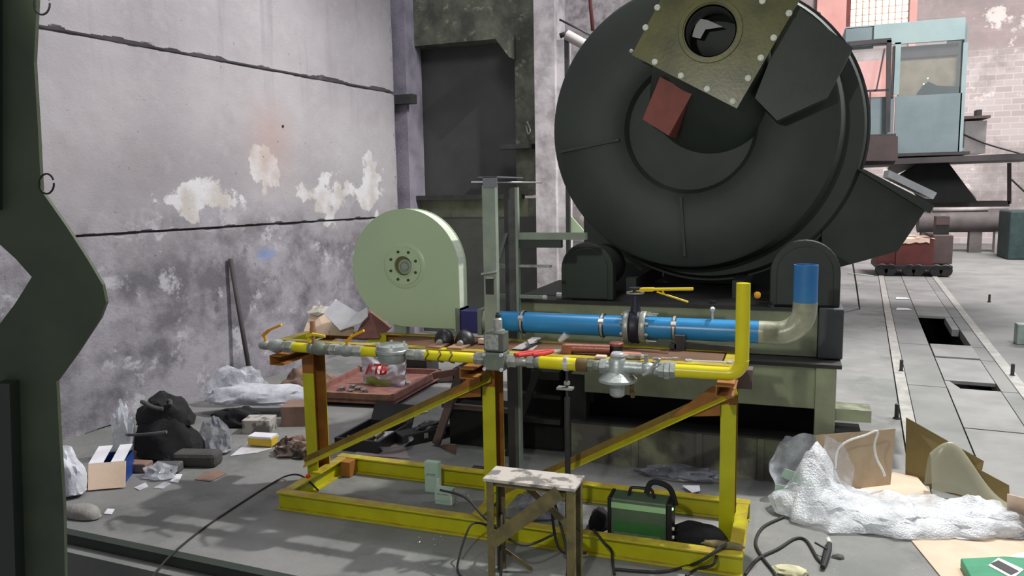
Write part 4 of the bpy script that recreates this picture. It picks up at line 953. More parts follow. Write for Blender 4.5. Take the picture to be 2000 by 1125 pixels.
b.sheet(10, 4, lambda a, c: V((Yp(1748, 470, TY).x+a*(Yp(1815, 470, TY).x-Yp(1748, 470, TY).x), TY-0.04-0.02*c, Yp(1790, 468, TY).z+0.02-c*0.16*(0.6+0.5*noise.noise(V((a*4, 0, 5))))+0.03*noise.noise(V((a*4, 0, 2))))), th=0.01)
o = b.build('torn_paper_sheet', 'cardl'); tag(o, 'torn pale paper sheet lying on the rusty tank of the trolley', 'paper')
mm = root('small_pump_unit', Yp(1838, 462, TY+0.4), 'small dark machine with a bright handle on top of the trolley tank', 'machine')
P, Q = Yp(1826, 450, TY+0.4), Yp(1852, 450, TY+0.4)
zz = Yp(1840, 460, TY).z
MB().bx(P.x, Q.x, TY+0.3, TY+0.6, zz, zz+0.22).build('body', 'dark', mm); MB().bx(P.x, Q.x, TY+0.28, TY+0.62, zz+0.22, zz+0.4).build('guard', 'rust2', mm); MB().bx(P.x+0.1, Q.x-0.05, TY+0.4, TY+0.44, zz+0.42, zz+0.45).build('handle', 'chrome', mm)
# debris near the trolley
o = MB().lump(G(1690, 480), (0.6, 0.4, 0.25), 3, 0.4).build('scrap_pile', 'cloth'); tag(o, 'pile of brown scrap on the floor left of the trolley', 'debris')
# thin rod stand
rs = root('rod_stand', G(1672, 600), 'thin dark rod stand with a bright crossbar right of the dark casing', 'stand')
g0 = G(1679, 604); y_ = g0.y
MB().tube([g0, Yp(1673, 560, y_), Yp(1664, 505, y_)], 0.012, 8).build('rod', 'dark', rs)
MB().cyl(Yp(1655, 533, y_), Yp(1706, 539, y_), 0.012, 8).build('crossbar', 'bolt', rs)
g1 = G(1640, 612); MB().cyl(g0, g1, 0.012, 8).build('foot_bar', 'grey', rs)
# small steel studs on the deck
for i, (a_, c_) in enumerate(((1760, 726), (1751, 818), (1977, 735), (1932, 590))):
    q = G(a_, c_); o = MB().lathe(q, Z1, [(0, 0.03), (0.012, 0.03), (0.012, 0.018), (0.13, 0.018), (0.135, 0.01)], 10).build('deck_pin', 'dark')
    tag(o, ['dark steel pin standing beside the left rail, nearest the holes', 'short dark pin in the floor just before the cardboard', 'dark steel pin standing at the right rail', 'dark steel pin far back beyond the right rail'][i], 'pin', 'steel pins standing in the floor deck')
q = G(1992, 672); o = MB().bx(q.x-0.05, q.x+0.2, q.y-0.06, q.y+0.1, 0, 0.26).build('control_post', 'blueb', bevel=0.01); tag(o, 'small pale green box on the floor at the right edge', 'box')
for i, (a_, c_) in enumerate(((1760, 583), (1762, 604))):
    q = G(a_, c_, 0.005); o = MB().poly([q+V((-0.1, -0.1, 0.006)), q+V((0.14, -0.06, 0.006)), q+V((0.1, 0.1, 0.006)), q+V((-0.06, 0.12, 0.006))], 0.006, Z1).build('paper_scrap', 'white')
    tag(o, 'tiny white scrap on the deck between the rails, %s of two' % ('farther' if i == 0 else 'nearer'), 'paper', 'white scraps on the lane')

# items behind / above the pier: rods, column lamp post left of the casing
po = root('guard_post', (Yp(1105, 120, 9).x, 9.0, 0), 'dark steel post with pale diagonal rails left of the round casing', 'post')
P = Yp(1105, 70, 9.0); MB().bx(P.x-0.02, P.x+0.03, 9, 9.05, 0, P.z).build('post', 'dark', po)
MB().cyl(Yp(1094, 70, 9), Yp(1110, 64, 9), 0.03, 8).build('post_hook', 'dark', po)
MB().cyl(Yp(1093, 38, 9), Yp(1160, 72, 9), 0.012, 8).build('wire', 'dark', po); MB().cyl(Yp(1107, 68, 9), Yp(1150, 92, 9), 0.06, 12).build('pale_rail', 'beaml', po)
o = MB().poly([Yp(*p, 9.2) for p in [(1110, 415), (1150, 460), (1110, 456)]], -0.03, -Y1).build('green_gusset', 'mint', po)
o = MB().cyl(Yp(1150, -30, 12), Yp(1158, 60, 12), 0.03, 8).build('downpipe', 'rusty'); tag(o, 'thin rusty vertical pipe above the left of the round casing', 'pipe')

# ================================================================== DARK TRESTLE / UNLIT AREA BETWEEN
dt = root('dark_trestle', (-2.2, 5.6, 0), 'dark steel trestle with slanted legs on the floor behind the middle yellow post', 'trestle')
ty_ = 5.7
def tbar(pa, pb_, Y, w, m='dark', t=0.04, nm='leg'): return bar(pa, pb_, Y, w, t, nm, m, dt)
q = G(872, 775)
tbar((850, 868), (900, 720), 5.35, 0.06, 'rust2'); tbar((905, 724), (880, 790), 5.6, 0.07, 'rust2'); tbar((845, 735), (955, 716), 5.6, 0.05, 'woodr', nm='top_bar')
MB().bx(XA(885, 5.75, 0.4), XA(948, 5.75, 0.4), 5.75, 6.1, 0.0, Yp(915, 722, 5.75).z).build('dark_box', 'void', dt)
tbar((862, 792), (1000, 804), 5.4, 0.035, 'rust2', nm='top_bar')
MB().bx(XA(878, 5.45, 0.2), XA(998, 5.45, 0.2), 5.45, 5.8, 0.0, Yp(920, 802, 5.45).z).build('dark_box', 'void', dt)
mo = root('unlit_machinery', (-1.6, 5.6, 0), 'dark unlit machinery under the left end of the pale green beam', 'machine')
MB().bx(XA(1003, 5.5, 0.4), -1.60, 5.5, 6.2, 0.0, 0.8).build('unlit_body', 'void', mo, bevel=0.03)  # near-black block, its colour carries the darkness under the beam end
MB().bx(XA(1010, 5.42, 0.5), -1.60, 5.42, 5.5, 0.44, 0.47).build('shelf_edge', 'dark', mo); MB().bx(XA(1040, 5.42, 0.5), -1.60, 5.38, 5.5, 0.60, 0.66).build('shelf_edge', 'dark', mo)
MB().bx(XA(1000, 5.42, 0.3), -1.60, 5.40, 5.5, 0.25, 0.29).build('shelf_edge', 'dark', mo)
tbm = bar((1050, 720), (985, 905), 5.3, 0.05, 0.03, 'slanted_strut', 'dark', mo)
# hydraulic lever / bracket above blue pipe
hb = root('clamp_bracket', (Yp(1100, 620, 5.3).x, 5.45, 1.19), 'small steel clamp bracket with a shiny cylinder on the dark rail behind the blue pipe', 'bracket')
MB().cyl(Yp(1088, 577, 5.6), Yp(1118, 580, 5.6), 0.028, 14).build('cylinder', 'galv', hb)
MB().bx(XA(1088, 5.6, 1.25), XA(1096, 5.6, 1.25), 5.6, 5.64, 1.185, Yp(1090, 598, 5.6).z+0.02).build('leg', 'sgreen', hb); MB().bx(XA(1110, 5.6, 1.25), XA(1117, 5.6, 1.25), 5.6, 5.64, 1.185, Yp(1112, 585, 5.6).z).build('leg', 'sgreen', hb)
MB().bx(XA(1086, 5.6, 1.25), XA(1118, 5.6, 1.25), 5.59, 5.65, Yp(1100, 600, 5.6).z, Yp(1100, 594, 5.6).z).build('plate', 'sgreen', hb)
o = MB().lathe(Yp(1473, 576, 5.2), X1, [(0, 0.012), (0.01, 0.022), (0.03, 0.022), (0.04, 0.012)], 12).build('orange_knob', 'orange', pb)

# ================================================================== THINGS ON THE FRAME TABLE
TZ = 1.057
def put(px, py, z=TZ): return G(px, py, z)
# two dark pump heads
for i, px_ in enumerate((868, 908)):
    c = V((XA(px_, 4.36, TZ+0.05), 4.36, TZ)); r = root('pump_head', c, ['dark rounded pump head on the frame, the left one under the fan outlet', 'dark rounded pump head on the frame, the right one below the blue duct'][i], 'pump', 'dark pump heads on the frame table')
    b = MB(); b.lump(c, (0.065, 0.06, 0.085), i, 0.08, 1.5, True, 3, ridge=False); b.build('body', 'black', r)
    MB().lathe(c+V((0, -0.07, 0.02)), -Y1, [(0, 0.02), (0.02, 0.018), (0.022, 0.01)], 12).build('port', 'galv', r)
    MB().bx(c.x-0.05, c.x+0.05, 4.19, 4.55, TZ, TZ+0.01).build('foot_plate', 'wood', r)
# pliers
def pliers(px, py, ang, label):
    c = put(px, py, TZ+0.03); r = root('pliers', c, label, 'pliers', 'red handled pliers')
    R = Matrix.Rotation(ang, 3, 'Z')
    def T(p): return c+R@V(p)
    b = MB(); b.lathe(T((0, 0, -0.008)), Z1, [(0, 0.012), (0.016, 0.012)], 12); b.poly([T(p) for p in [(-0.012, 0, 0.006), (0.0, 0.055, 0.006), (0.012, 0, 0.006)]], 0.012, Z1); b.build('jaws', 'chrome', r)
    for s in (-1, 1):
        MB().tube(smooth([T((0, 0, 0)), T((s*0.02, -0.04, 0)), T((s*0.024, -0.09, 0)), T((s*0.016, -0.15, 0.0))], 4), 0.0115, 8).build('handle', 'red', r)
pliers(1050, 687, -0.6, 'red handled pliers on the frame table, the left pair'); pliers(1080, 686, -0.65, 'red handled pliers on the frame table, the right pair')
o = MB().poly([put(*p) + V((0, 0, 0.004)) for p in [(1000, 682), (1026, 668), (1050, 676), (1040, 685)]], 0.004, Z1).build('metal_sheet', 'beaml'); tag(o, 'small grey metal sheet lying left of the pliers', 'sheet')
# trowel
tw = root('trowel', put(1050, 668, TZ+0.02), 'flat grey trowel with a dark handle lying on the back rail', 'trowel')
MB().poly([put(*p, TZ+0.03) for p in [(1030, 664), (1040, 658), (1057, 659), (1048, 668), (1034, 672)]], 0.003, Z1).build('blade', 'beaml', tw)
MB().tube([put(1052, 664, TZ+0.034), put(1036, 676, TZ+0.014), put(1022, 684, TZ+0.014)], 0.008, 8).build('handle', 'black', tw)
# long red-brown tool, red cap, salmon grips
lt = root('caulking_gun', put(1150, 690), 'long copper red tool lying across the table right of the pliers', 'tool')
MB().cyl(V((XA(1106, 4.28, TZ+0.03), 4.28, TZ+0.03)), V((XA(1192, 4.30, TZ+0.03), 4.30, TZ+0.03)), 0.028, 18).build('barrel', 'redc', lt)
MB().cyl(V((XA(1102, 4.34, TZ+0.02), 4.34, TZ+0.02)), V((XA(1190, 4.36, TZ+0.02), 4.36, TZ+0.02)), 0.018, 12).build('rod', 'redc', lt)
MB().bx(XA(1100, 4.28, 1.07), XA(1118, 4.28, 1.07), 4.25, 4.32, TZ, TZ+0.05).build('grip', 'redc', lt)
rc = root('jar', put(1204, 685), 'small dark jar with a red lid on the table beside the blue valve', 'jar')
c = V((XA(1204, 4.33, TZ), 4.33, TZ)); MB().lathe(c, Z1, [(0, 0.036), (0.05, 0.038)], 22).build('body', 'black', rc); MB().lathe(c+V((0, 0, 0.05)), Z1, [(0, 0.042), (0.014, 0.042), (0.018, 0.036), (0.018, 0)], 22).build('lid', 'redp' if False else 'redc', rc)
sg = root('side_cutters', put(1235, 692), 'salmon and cream handled cutters lying right of the dark jar', 'cutters')
for dy, m_ in ((0.02, 'pinkt'), (-0.03, 'board')):
    MB().cyl(V((XA(1217, 4.24+dy, TZ+0.015), 4.24+dy, TZ+0.015)), V((XA(1252, 4.24+dy, TZ+0.015), 4.24+dy, TZ+0.015)), 0.014, 12).build('handle', m_, sg)
MB().poly([V((XA(1251, 4.24, TZ), 4.22, TZ+0.02)), V((XA(1266, 4.24, TZ), 4.24, TZ+0.02)), V((XA(1251, 4.24, TZ), 4.27, TZ+0.02))], 0.012, Z1).build('jaws', 'chrome', sg)
# spanners
def spanner(pa, pb_, Yy, label, m='chrome', z=TZ+0.004, w=0.012):
    a = V((XA(pa, Yy, z), Yy, z)); c = V((XA(pb_, Yy+0.01, z), Yy+0.01, z)); d = (c-a).normalized(); s_ = Z1.cross(d)
    b = MB(); b.extr([(-w/2, 0), (w/2, 0), (w/2, 0.006), (-w/2, 0.006)], a, c, s_, Z1)
    b.lathe(a, Z1, [(0, w*0.5), (0, w*1.1), (0.008, w*1.1), (0.008, w*0.5), (0, w*0.5)], 14, cap=False)
    b.poly([c+s_*w*1.2+Z1*0.008, c+d*0.03+s_*w*0.9+Z1*0.008, c+d*0.012+Z1*0.008, c+d*0.03-s_*w*0.9+Z1*0.008, c-s_*w*1.2+Z1*0.008, c-d*0.02+Z1*0.008], 0.008, Z1)
    return tag(b.build('spanner', m), label, 'spanner')
spanner(1345, 1424, 4.25, 'long bright combination spanner lying on the front rail near the upright pipe', z=TZ, w=0.018)
spanner(1294, 1318, 4.25, 'short grey spanner lying on the front rail beside the long one', 'galv')
o = MB().cyl(V((XA(1094, 4.62, TZ+0.02), 4.61, TZ)), V((XA(1108, 4.62, TZ+0.05), 4.61, TZ+0.045)), 0.016, 16, r1=0.024).build('paper_cup', 'white'); tag(o, 'small white cup tipped on the back rail under the blue pipe', 'cup')
# long dark pipe wrench at the back rail
pw = root('pipe_wrench', put(1330, 675), 'long dark pipe wrench lying along the back rail under the blue pipe', 'wrench')
zz = TZ+0.03; a = V((XA(1340, 4.72, zz), 4.72, zz)); c = V((XA(1470, 4.60, zz), 4.6, zz))
a = V((XA(1335, 4.56, zz), 4.56, zz)); c = V((XA(1466, 4.53, zz-0.01), 4.53, zz-0.01))
MB().extr([(-0.012, -0.015), (0.012, -0.015), (0.012, 0.015), (-0.012, 0.015)], a, c, Y1, Z1).build('handle', 'dark', pw)
MB().box(a+V((-0.02, 0, 0.01)), (0.06, 0.05, 0.09)).build('jaw', 'dark', pw); MB().box(a+V((-0.06, 0, -0.012)), (0.04, 0.05, 0.03)).build('jaw', 'dark', pw)
# small blocks on the rail
for i, (px_, yy_, lb) in enumerate(((1172, 4.18, 'small pale wooden chip on the front rail left of the regulator'), (942, 4.4, 'small pale wooden block on the table behind the solenoid valve'))):
    x = XA(px_, yy_, TZ); b = MB().bx(x-0.03, x+0.03, yy_, yy_+0.05, TZ, TZ+(0.012 if i == 0 else 0.03)); o = b.build('wood_block', 'cardl', bevel=0.002); tag(o, lb, 'wood block')
# crumpled paper and cardboard pile on the left of the table
def crumple(name, cpx, cpy, z, w, d, h, seed, m, label, cat, rotz=0, tilt=0.0, par=None):
    c = G(cpx, cpy, z); R = Matrix.Rotation(rotz, 3, 'Z')
    def fn(a, e):
        q = V(((a-0.5)*w, (e-0.5)*d, 0)); k = noise.noise(V((a*2.2+seed, e*2.2, seed)))+0.5*noise.noise(V((a*5+seed, e*5, 1)))
        q.z = max(0.004, h*(0.5+k)+tilt*(e-0.2)*d); return c+R@q
    b = MB(); b.sheet(22, 16, fn, th=0.003, sm=False); o = b.build(name, m)
    return tag(o, label, cat)
def flatcard(name, corners, m, label, cat, th=0.005, N=Z1):
    pts_ = [V(p) for p in corners]
    nrm = (pts_[1]-pts_[0]).cross(pts_[2]-pts_[0]).normalized()
    o = MB().poly(pts_, th, nrm).build(name, m); return tag(o, label, cat)
yq = 4.62
flatcard('cardboard_piece', [Yp(592, 652, 4.5), Yp(612, 598, 4.66), Yp(665, 600, 4.7), Yp(640, 655, 4.5)], 'cardl', 'pale cardboard piece leaning at the left end of the frame table', 'cardboard')
flatcard('paper_sheet', [Yp(632, 612, 4.5), Yp(656, 585, 4.62), Yp(700, 612, 4.6), Yp(664, 646, 4.46)], 'white', 'bright white sheet of paper propped on the left end of the table', 'paper')
flatcard('paper_sheet', [Yp(664, 646, 4.45), Yp(690, 618, 4.55), Yp(718, 600, 4.6), Yp(719, 618, 4.56), Yp(705, 632, 4.48)], 'bagw', 'crumpled white paper right of the propped white sheet', 'paper')
flatcard('cardboard_piece', [Yp(640, 655, 4.48), Yp(664, 618, 4.58), Yp(692, 640, 4.56), Yp(690, 657, 4.48)], 'card', 'shaded tan cardboard under the white papers on the table', 'cardboard')
flatcard('wooden_board', [Yp(690, 662, 4.52), Yp(722, 606, 4.72), Yp(765, 640, 4.72), Yp(740, 662, 4.52)], 'woodr', 'reddish board leaning behind the frame left of the fan', 'board', 0.012)
flatcard('cardboard_piece', [Yp(598, 610, 4.6), Yp(626, 596, 4.66), Yp(650, 604, 4.68), Yp(620, 618, 4.58)], 'board', 'small dirty card scrap behind the propped white sheet', 'cardboard')

# ================================================================== ITEMS INSIDE AND AROUND THE FRAME BASE
# welding machine
WX0, WX1, WYf, WYb, WZ = XA(1193, 4.12, 0.1), XA(1301, 4.12, 0.1), 4.12, 4.26, 0.0
hgt = Yp(1250, 985, WYf).z
wm = root('welding_inverter', ((WX0+WX1)/2, 4.19, 0), 'green portable welding inverter with a black handle inside the skid frame', 'welding machine')
hgt = 0.265
MB().bx(WX0, WX1, WYf, WYb, 0.02, hgt).build('case', 'welder', wm, bevel=0.008)
MB().bx(WX0+0.003, WX1-0.003, WYf-0.004, WYf, hgt-0.055, hgt-0.022).build('pale_stripe', 'welderl', wm)
MB().bx(WX0+0.02, WX1-0.01, WYf-0.003, WYf, 0.075, 0.135).build('print_band', 'welderm', wm)
MB().bx(WX0+0.02, WX1-0.03, WYf-0.003, WYf, 0.03, 0.072).build('print_plate', mat('faded_green_print', (104, 134, 100), (84, 116, 84), 0.5, scale=30), wm)
MB().bx(WX1, WX1+0.03, WYf-0.003, WYb+0.003, 0.015, hgt+0.004).build('front_frame', 'black', wm, bevel=0.006); MB().bx(WX0-0.02, WX0, WYf-0.003, WYb+0.003, 0.015, hgt+0.004).build('rear_frame', 'black', wm, bevel=0.006)
hx0, hx1 = WX0+0.09, WX1-0.08
MB().tube(smooth([(hx0, 4.19, hgt), (hx0+0.01, 4.19, hgt+0.04), (hx0+0.03, 4.19, hgt+0.05), (hx1-0.03, 4.19, hgt+0.05), (hx1-0.01, 4.19, hgt+0.04), (hx1, 4.19, hgt)], 4), 0.009, 8).build('handle', 'black', wm)
b = MB(); b.tube(smooth([(hx1-0.04, 4.17, hgt+0.03), (hx1-0.02, 4.19, hgt+0.085), (hx1+0.03, 4.2, hgt+0.09), (WX1+0.01, 4.2, hgt+0.06), (WX1+0.04, 4.2, hgt-0.03)], 5), 0.016, 8); b.build('strap', 'fabric', wm)
for z in (0.07, 0.12): MB().lathe((WX1+0.03, WYf+0.02, z), X1, [(0, 0.01), (0.012, 0.01)], 10).build('socket', 'bolt', wm)
MB().lathe((WX1+0.03, WYf+0.02, hgt-0.03), X1, [(0, 0.008), (0.006, 0.006)], 10).build('indicator_light', 'led', wm)
for sx_ in (WX0+0.03, WX1-0.03): MB().bx(sx_-0.012, sx_+0.012, WYf+0.02, WYb-0.02, 0, 0.02).build('foot', 'black', wm)
o = MB().lump((XA(1360, 4.25, 0), 4.27, 0), (0.17, 0.10, 0.10), 5, 0.12, 2).build('tool_bag', 'fabric'); tag(o, 'black fabric bag lying between the green welder and the right post', 'bag')
o = MB().lump((XA(1167, 4.25, 0), 4.3, 0), (0.06, 0.09, 0.10), 8, 0.15, 2).build('tool_bag', 'fabric'); tag(o, 'small black fabric bag left of the green welder', 'bag')
# two pale green steel brackets
for i, (a_, b_, c_, d_) in enumerate(((829, 858, 898, 962), (848, 885, 948, 986))):
    q = G((a_+b_)/2, d_); w2 = (b_-a_)*mpp(q)/2; hh2 = (d_-c_)*mpp(q)*0.95
    b = MB(); b.bx(q.x-w2, q.x+w2, q.y, q.y+0.05, 0, hh2 if i == 0 else hh2*0.9); b.bx(q.x-w2, q.x+w2, q.y-0.004, q.y, hh2*0.55 if i == 0 else hh2*0.2, (hh2 if i == 0 else hh2*0.9)+0.004)
    r = b.build('junction_box', 'pbox', bevel=0.003); tag(r, ['taller pale mint steel box standing inside the skid base', 'lower pale mint steel box in front of the taller one'][i], 'box', 'pale mint boxes in the skid base')
    MB().bx(q.x+w2-0.008, q.x+w2+0.002, q.y-0.008, q.y+0.02, 0.01, hh2*0.5).build('bright_edge', 'bolt', r)
    MB().bx(q.x-w2*0.7, q.x+w2*0.6, q.y-0.009, q.y-0.004, hh2*0.6, hh2*0.63).build('lid_seam', 'label', r)
# glinting swarf on the floor
b = MB()
for i in range(150):
    px_, py_ = random.choice(((1200+random.gauss(0, 45), 918+random.gauss(0, 12)), (900+random.gauss(0, 40), 965+random.gauss(0, 18)), (860+random.gauss(0, 60), 1035+random.gauss(0, 20)), (1180+random.gauss(0, 50), 985+random.gauss(0, 12))))
    q = G(px_, py_, 0.002); s_ = random.uniform(0.002, 0.006); b.box(q+V((0, 0, 0.001)), (s_*2, s_, 0.002), (random.uniform(-.4, .4), random.uniform(-.4, .4), random.uniform(0, 3)))
o = b.build('metal_swarf', 'chrome'); tag(o, 'shiny metal swarf scattered on the floor in and around the skid base', 'swarf', kind='stuff')

# stool in front
so = root('angle_iron_stool', (-1.19, 3.6, 0), 'small angle iron stool with a stained board top in front of the skid frame', 'stool')
tz = 0.545; c4 = [G(952, 943, tz), G(1128, 938, tz), G(1112, 918, tz), G(962, 912, tz)]
bx0, bx1 = -1.44, -0.955; by0, by1 = 3.47, 3.66
MB().bx(bx0, bx1, by0, by1, tz, tz+0.016).build('seat_board', 'board', so, bevel=0.002)
def ang_leg(x, y, sx_, sy_, z1=tz, z0=0.0): 
    t = 0.005; a = 0.038
    b = MB(); b.extr([(0, 0), (sx_*a, 0), (sx_*a, sy_*t), (sx_*t, sy_*t), (sx_*t, sy_*a), (0, sy_*a)], (x, y, z0), (x, y, z1), X1, Y1); b.build('leg', 'angle', so)
ang_leg(bx0+0.015, by0+0.01, 1, 1); ang_leg(bx1-0.01, by0+0.01, -1, 1); ang_leg(bx0+0.015, by1-0.01, 1, -1); ang_leg(bx1-0.01, by1-0.01, -1, -1)
def strut(a, c, w=0.036, t=0.005, m='angle', par=so, nm='brace'):
    a, c = V(a), V(c); d = (c-a).normalized(); s_ = d.cross(Y1).normalized(); MB().extr([(-w/2, 0), (w/2, 0), (w/2, t), (w/2-t, t), (-w/2+t, t*3), (-w/2, t*3)], a, c, s_, Y1).build(nm, m, par)
strut((bx0+0.035, by0-0.002, 0.22), (bx1-0.08, by0-0.002, tz-0.01), 0.072, 0.006); strut((bx0+0.1, by1-0.02, tz-0.01), (bx1-0.02, by1-0.02, 0.24))
strut((bx0+0.02, by1-0.02, 0.12), (bx0+0.2, by1-0.02, 0.02), 0.02)
MB().bx(bx0+0.02, bx1-0.02, by0+0.03, by0+0.035, tz-0.03, tz-0.001).build('apron', 'angle', so)
# cables
def cable(pts_, r, label, name='cable', m='cable', seg_=8, lift=None):
    o = MB().tube(smooth(pts_, 7), r, seg_).build(name, m); return tag(o, label, 'cable')
g = lambda a, c, z=0.008: G(a, c, z)
cable([g(545, 1180), g(280, 1150), g(330, 1088), g(400, 1030), g(470, 983), g(530, 945), g(562, 929, 0.03), g(590, 930, 0.12), g(622, 958, 0.008)][1:], 0.006, 'thin dark cord running over the left corner of the skid frame')
o = MB().lathe(G(562, 929, 0.12), Z1, [(0, 0.014), (0.012, 0.016), (0.02, 0.008)], 12).build('red_cap', 'redp'); tag(o, 'small red plastic cap on the left corner of the skid frame', 'cap')
o.location = (XL+0.05, YF+0.28, 0.117)
cable([(-1.66, 4.1, 0.125), (-1.5, 3.9, 0.25), (-1.40, 3.62, 0.30), (-1.36, 3.5, 0.1), (-1.33, 3.44, 0.01), (-1.2, 3.36, 0.008), (-1.05, 3.42, 0.008), (-1.03, 3.6, 0.1), (-1.13, 3.72, 0.35), (-1.16, 3.74, 0.36), (-1.12, 3.75, 0.1), (-1.0, 3.85, 0.05)], 0.008, 'dark welding cable looped through the legs of the stool')
cable([(-1.95, 3.75, 0.30), (-1.8, 3.72, 0.36), (-1.62, 3.66, 0.36), (-1.46, 3.56, 0.30), (-1.25, 3.5, 0.22), (-1.14, 3.7, 0.2)][1:] , 0.007, 'dark cable bending past the left leg of the stool')
cable([(-1.58, 3.85, 0.13), (-1.62, 3.72, 0.18), (-1.64, 3.6, 0.05), (-1.6, 3.5, 0.008), (-1.45, 3.4, 0.008), (-1.42, 3.3, 0.008)], 0.006, 'thin cable hanging from the skid beam left of the stool')
cable([g(1160, 1035, 0.13), g(1180, 1060, 0.125), (XA(1195, 3.92, 0.06), 3.905, 0.06), g(1196, 1095, 0.008), g(1200, 1122, 0.008)], 0.008, 'black cable dropping over the front beam below the green welder')
cable([g(1380, 1060, 0.12), g(1420, 1060, 0.13), g(1400, 1075, 0.13), (XA(1372, 3.9, 0.07), 3.9, 0.08), g(1345, 1105, 0.008), g(1290, 1117, 0.008), g(1200, 1112, 0.008)], 0.009, 'brown cable hanging over the front beam near the right post')
cable([g(1400, 1062, 0.13), (XA(1395, 3.9, 0.07), 3.9, 0.07), g(1360, 1112, 0.008), g(1340, 1125, 0.008)], 0.008, 'second brown cable hanging over the front beam near the right post')
o = MB().lump(G(1412, 1066, 0.118), (0.11, 0.035, 0.02), 3, 0.2, 2, True, 3).build('cloth_glove', 'angle'); tag(o, 'grey brown work glove lying on the front beam at the right post', 'glove')
# torch cable on the right with clamp
cable([g(1530, 1010), g(1490, 1030), g(1476, 1060), g(1490, 1090), g(1515, 1124), g(1520, 1160)], 0.009, 'dark cable curving from the bubble wrap to the lower edge')
cable([g(1455, 1122), g(1480, 1092), g(1520, 1072), g(1553, 1052), g(1575, 1056), g(1596, 1090), g(1608, 1102)], 0.009, 'dark cable arching over the floor to the electrode holder')
eh = root('electrode_holder', G(1612, 1085), 'dark welding electrode holder with a white tip lying right of the skid', 'electrode holder')
a = G(1607, 1108, 0.02); c = G(1620, 1062, 0.03)
MB().tube([a, a+(c-a)*0.3, a+(c-a)*0.7, c], [0.012, 0.02, 0.022, 0.014], 10).build('grip', 'black', eh); MB().tube([c, G(1617, 1052, 0.035)], [0.014, 0.012], 10).build('tip', 'bolt', eh); MB().tube([a+(c-a)*0.6+V((0, 0, 0.02)), G(1592, 1060, 0.05)], 0.006, 8).build('lever', 'dark', eh)
q = G(1637, 1090); o = MB().lump(q, (0.03, 0.02, 0.02), 4, 0.3, 2, True, 2).build('stone_chip', 'grey'); tag(o, 'small grey stone chip right of the electrode holder', 'stone')
q = G(1542, 1118); o = MB().lump(q, (0.09, 0.05, 0.03), 9, 0.3, 3, True, 3).build('crumpled_rag', mat('cream_rag', (206, 204, 170), (180, 176, 140), 0.9)); tag(o, 'cream crumpled rag at the lower edge right of the skid', 'rag')

# ================================================================== RIGHT: BUBBLE WRAP AND CARDBOARD
flatcard('cardboard_sheet', [G(1596, 972), G(1738, 960), G(1738, 960)+V((0.03, 0.10, 0.40)), G(1596, 972)+V((-0.02, 0.05, 0.40))], 'card', 'upright tan cardboard sheet behind the bubble wrap', 'cardboard', 0.006)
a = G(1768, 940); c = G(1905, 978); flatcard('cardboard_sheet', [a, c, c+V((0.05, 0.08, 0.24)), a+V((-0.0, 0.10, 0.42))], 'cardo', 'upright olive brown cardboard sheet right of the tan one', 'cardboard', 0.006)
a = G(1909, 980); c = G(1972, 996); flatcard('cardboard_sheet', [a, c, c+V((0.0, 0.05, 0.14)), a+V((0.0, 0.06, 0.20))], 'cardo', 'small olive cardboard flap standing at the right end of the tall one', 'cardboard', 0.006)
flatcard('cardboard_sheet', [G(1640, 975, 0.03), G(1850, 1000, 0.03), G(1790, 930, 0.05), G(1745, 922, 0.05)], 'cardl', 'pale cardboard sheet lying between the upright sheets and the bubble wrap', 'cardboard')
flatcard('cardboard_sheet', [G(1780, 1055, 0.008), G(1870, 1165, 0.008), G(2080, 1165, 0.008), G(2060, 1030, 0.008)], 'cardl', 'large pale cardboard sheet flat on the floor at the lower right', 'cardboard')
flatcard('cardboard_sheet', [G(1966, 1010, 0.012)+V((0, 0, 0.0)), G(2040, 1040, 0.012), G(2050, 985, 0.25), G(1967, 965, 0.20)], 'cardl', 'pale pink cardboard flap raised at the right edge', 'cardboard')
flatcard('paper_sheet', [G(1965, 1128, 0.015), G(1978, 1085, 0.015), G(2020, 1075, 0.015), G(2060, 1120, 0.015)], 'white', 'white sheet at the lower right corner beside the green case', 'paper')
# bubble wrap sheet
E1 = [G(*p, 0) for p in [(1512, 985), (1548, 1022), (1620, 1045), (1700, 1048), (1745, 1058), (1850, 1058), (1940, 1046), (1985, 1040)]]
E2 = [G(*p, 0) for p in [(1530, 972), (1590, 968), (1650, 970), (1700, 972), (1760, 975), (1840, 985), (1930, 1000), (1990, 1018)]]
def ev(E, t):
    t *= len(E)-1; i = min(int(t), len(E)-2); f = t-i; return E[i].lerp(E[i+1], f)
def bub(a, c):
    p = ev(E1, a).lerp(ev(E2, a), c)
    e = (4*c*(1-c))**0.6; ea = min(1, a*9, (1-a)*9+0.15)
    k = noise.noise(V((p.x*3.4, p.y*5, 0)))+0.8*(0.35-abs(noise.noise(V((p.x*5, p.y*8, 3)))))+0.35*(0.4-abs(noise.noise(V((p.x*13, p.y*15, 5)))))
    h = 0.015+e*ea*(0.085+0.075*k)
    h += 0.26*math.exp(-((a-0.13)/0.11)**2)*max(0, c)**0.7*(0.8+0.35*k)
    return p+V((0.03*k, 0.03*k, max(0.006, h)))
bw_ = MB(); bw_.sheet(150, 44, bub, th=0.0)
o = bw_.build('bubble_wrap', 'bubble'); tag(o, 'large crumpled heap of clear bubble wrap on the floor right of the skid', 'bubble wrap')
for i, (aa, cc, w_, d_, h_, m_) in enumerate(((1600, 1000, 0.26, 0.2, 0.14, 'bubble'), (1700, 1015, 0.34, 0.2, 0.11, 'bubble'), (1850, 1030, 0.36, 0.14, 0.09, 'bubble'), (1940, 1030, 0.22, 0.13, 0.10, 'bubble'))):
    MB().lump(G(aa, cc, 0.004), (w_, d_, h_), 20+i, 0.3, 1.8, True, 4).build('inner_layer', m_, o) 
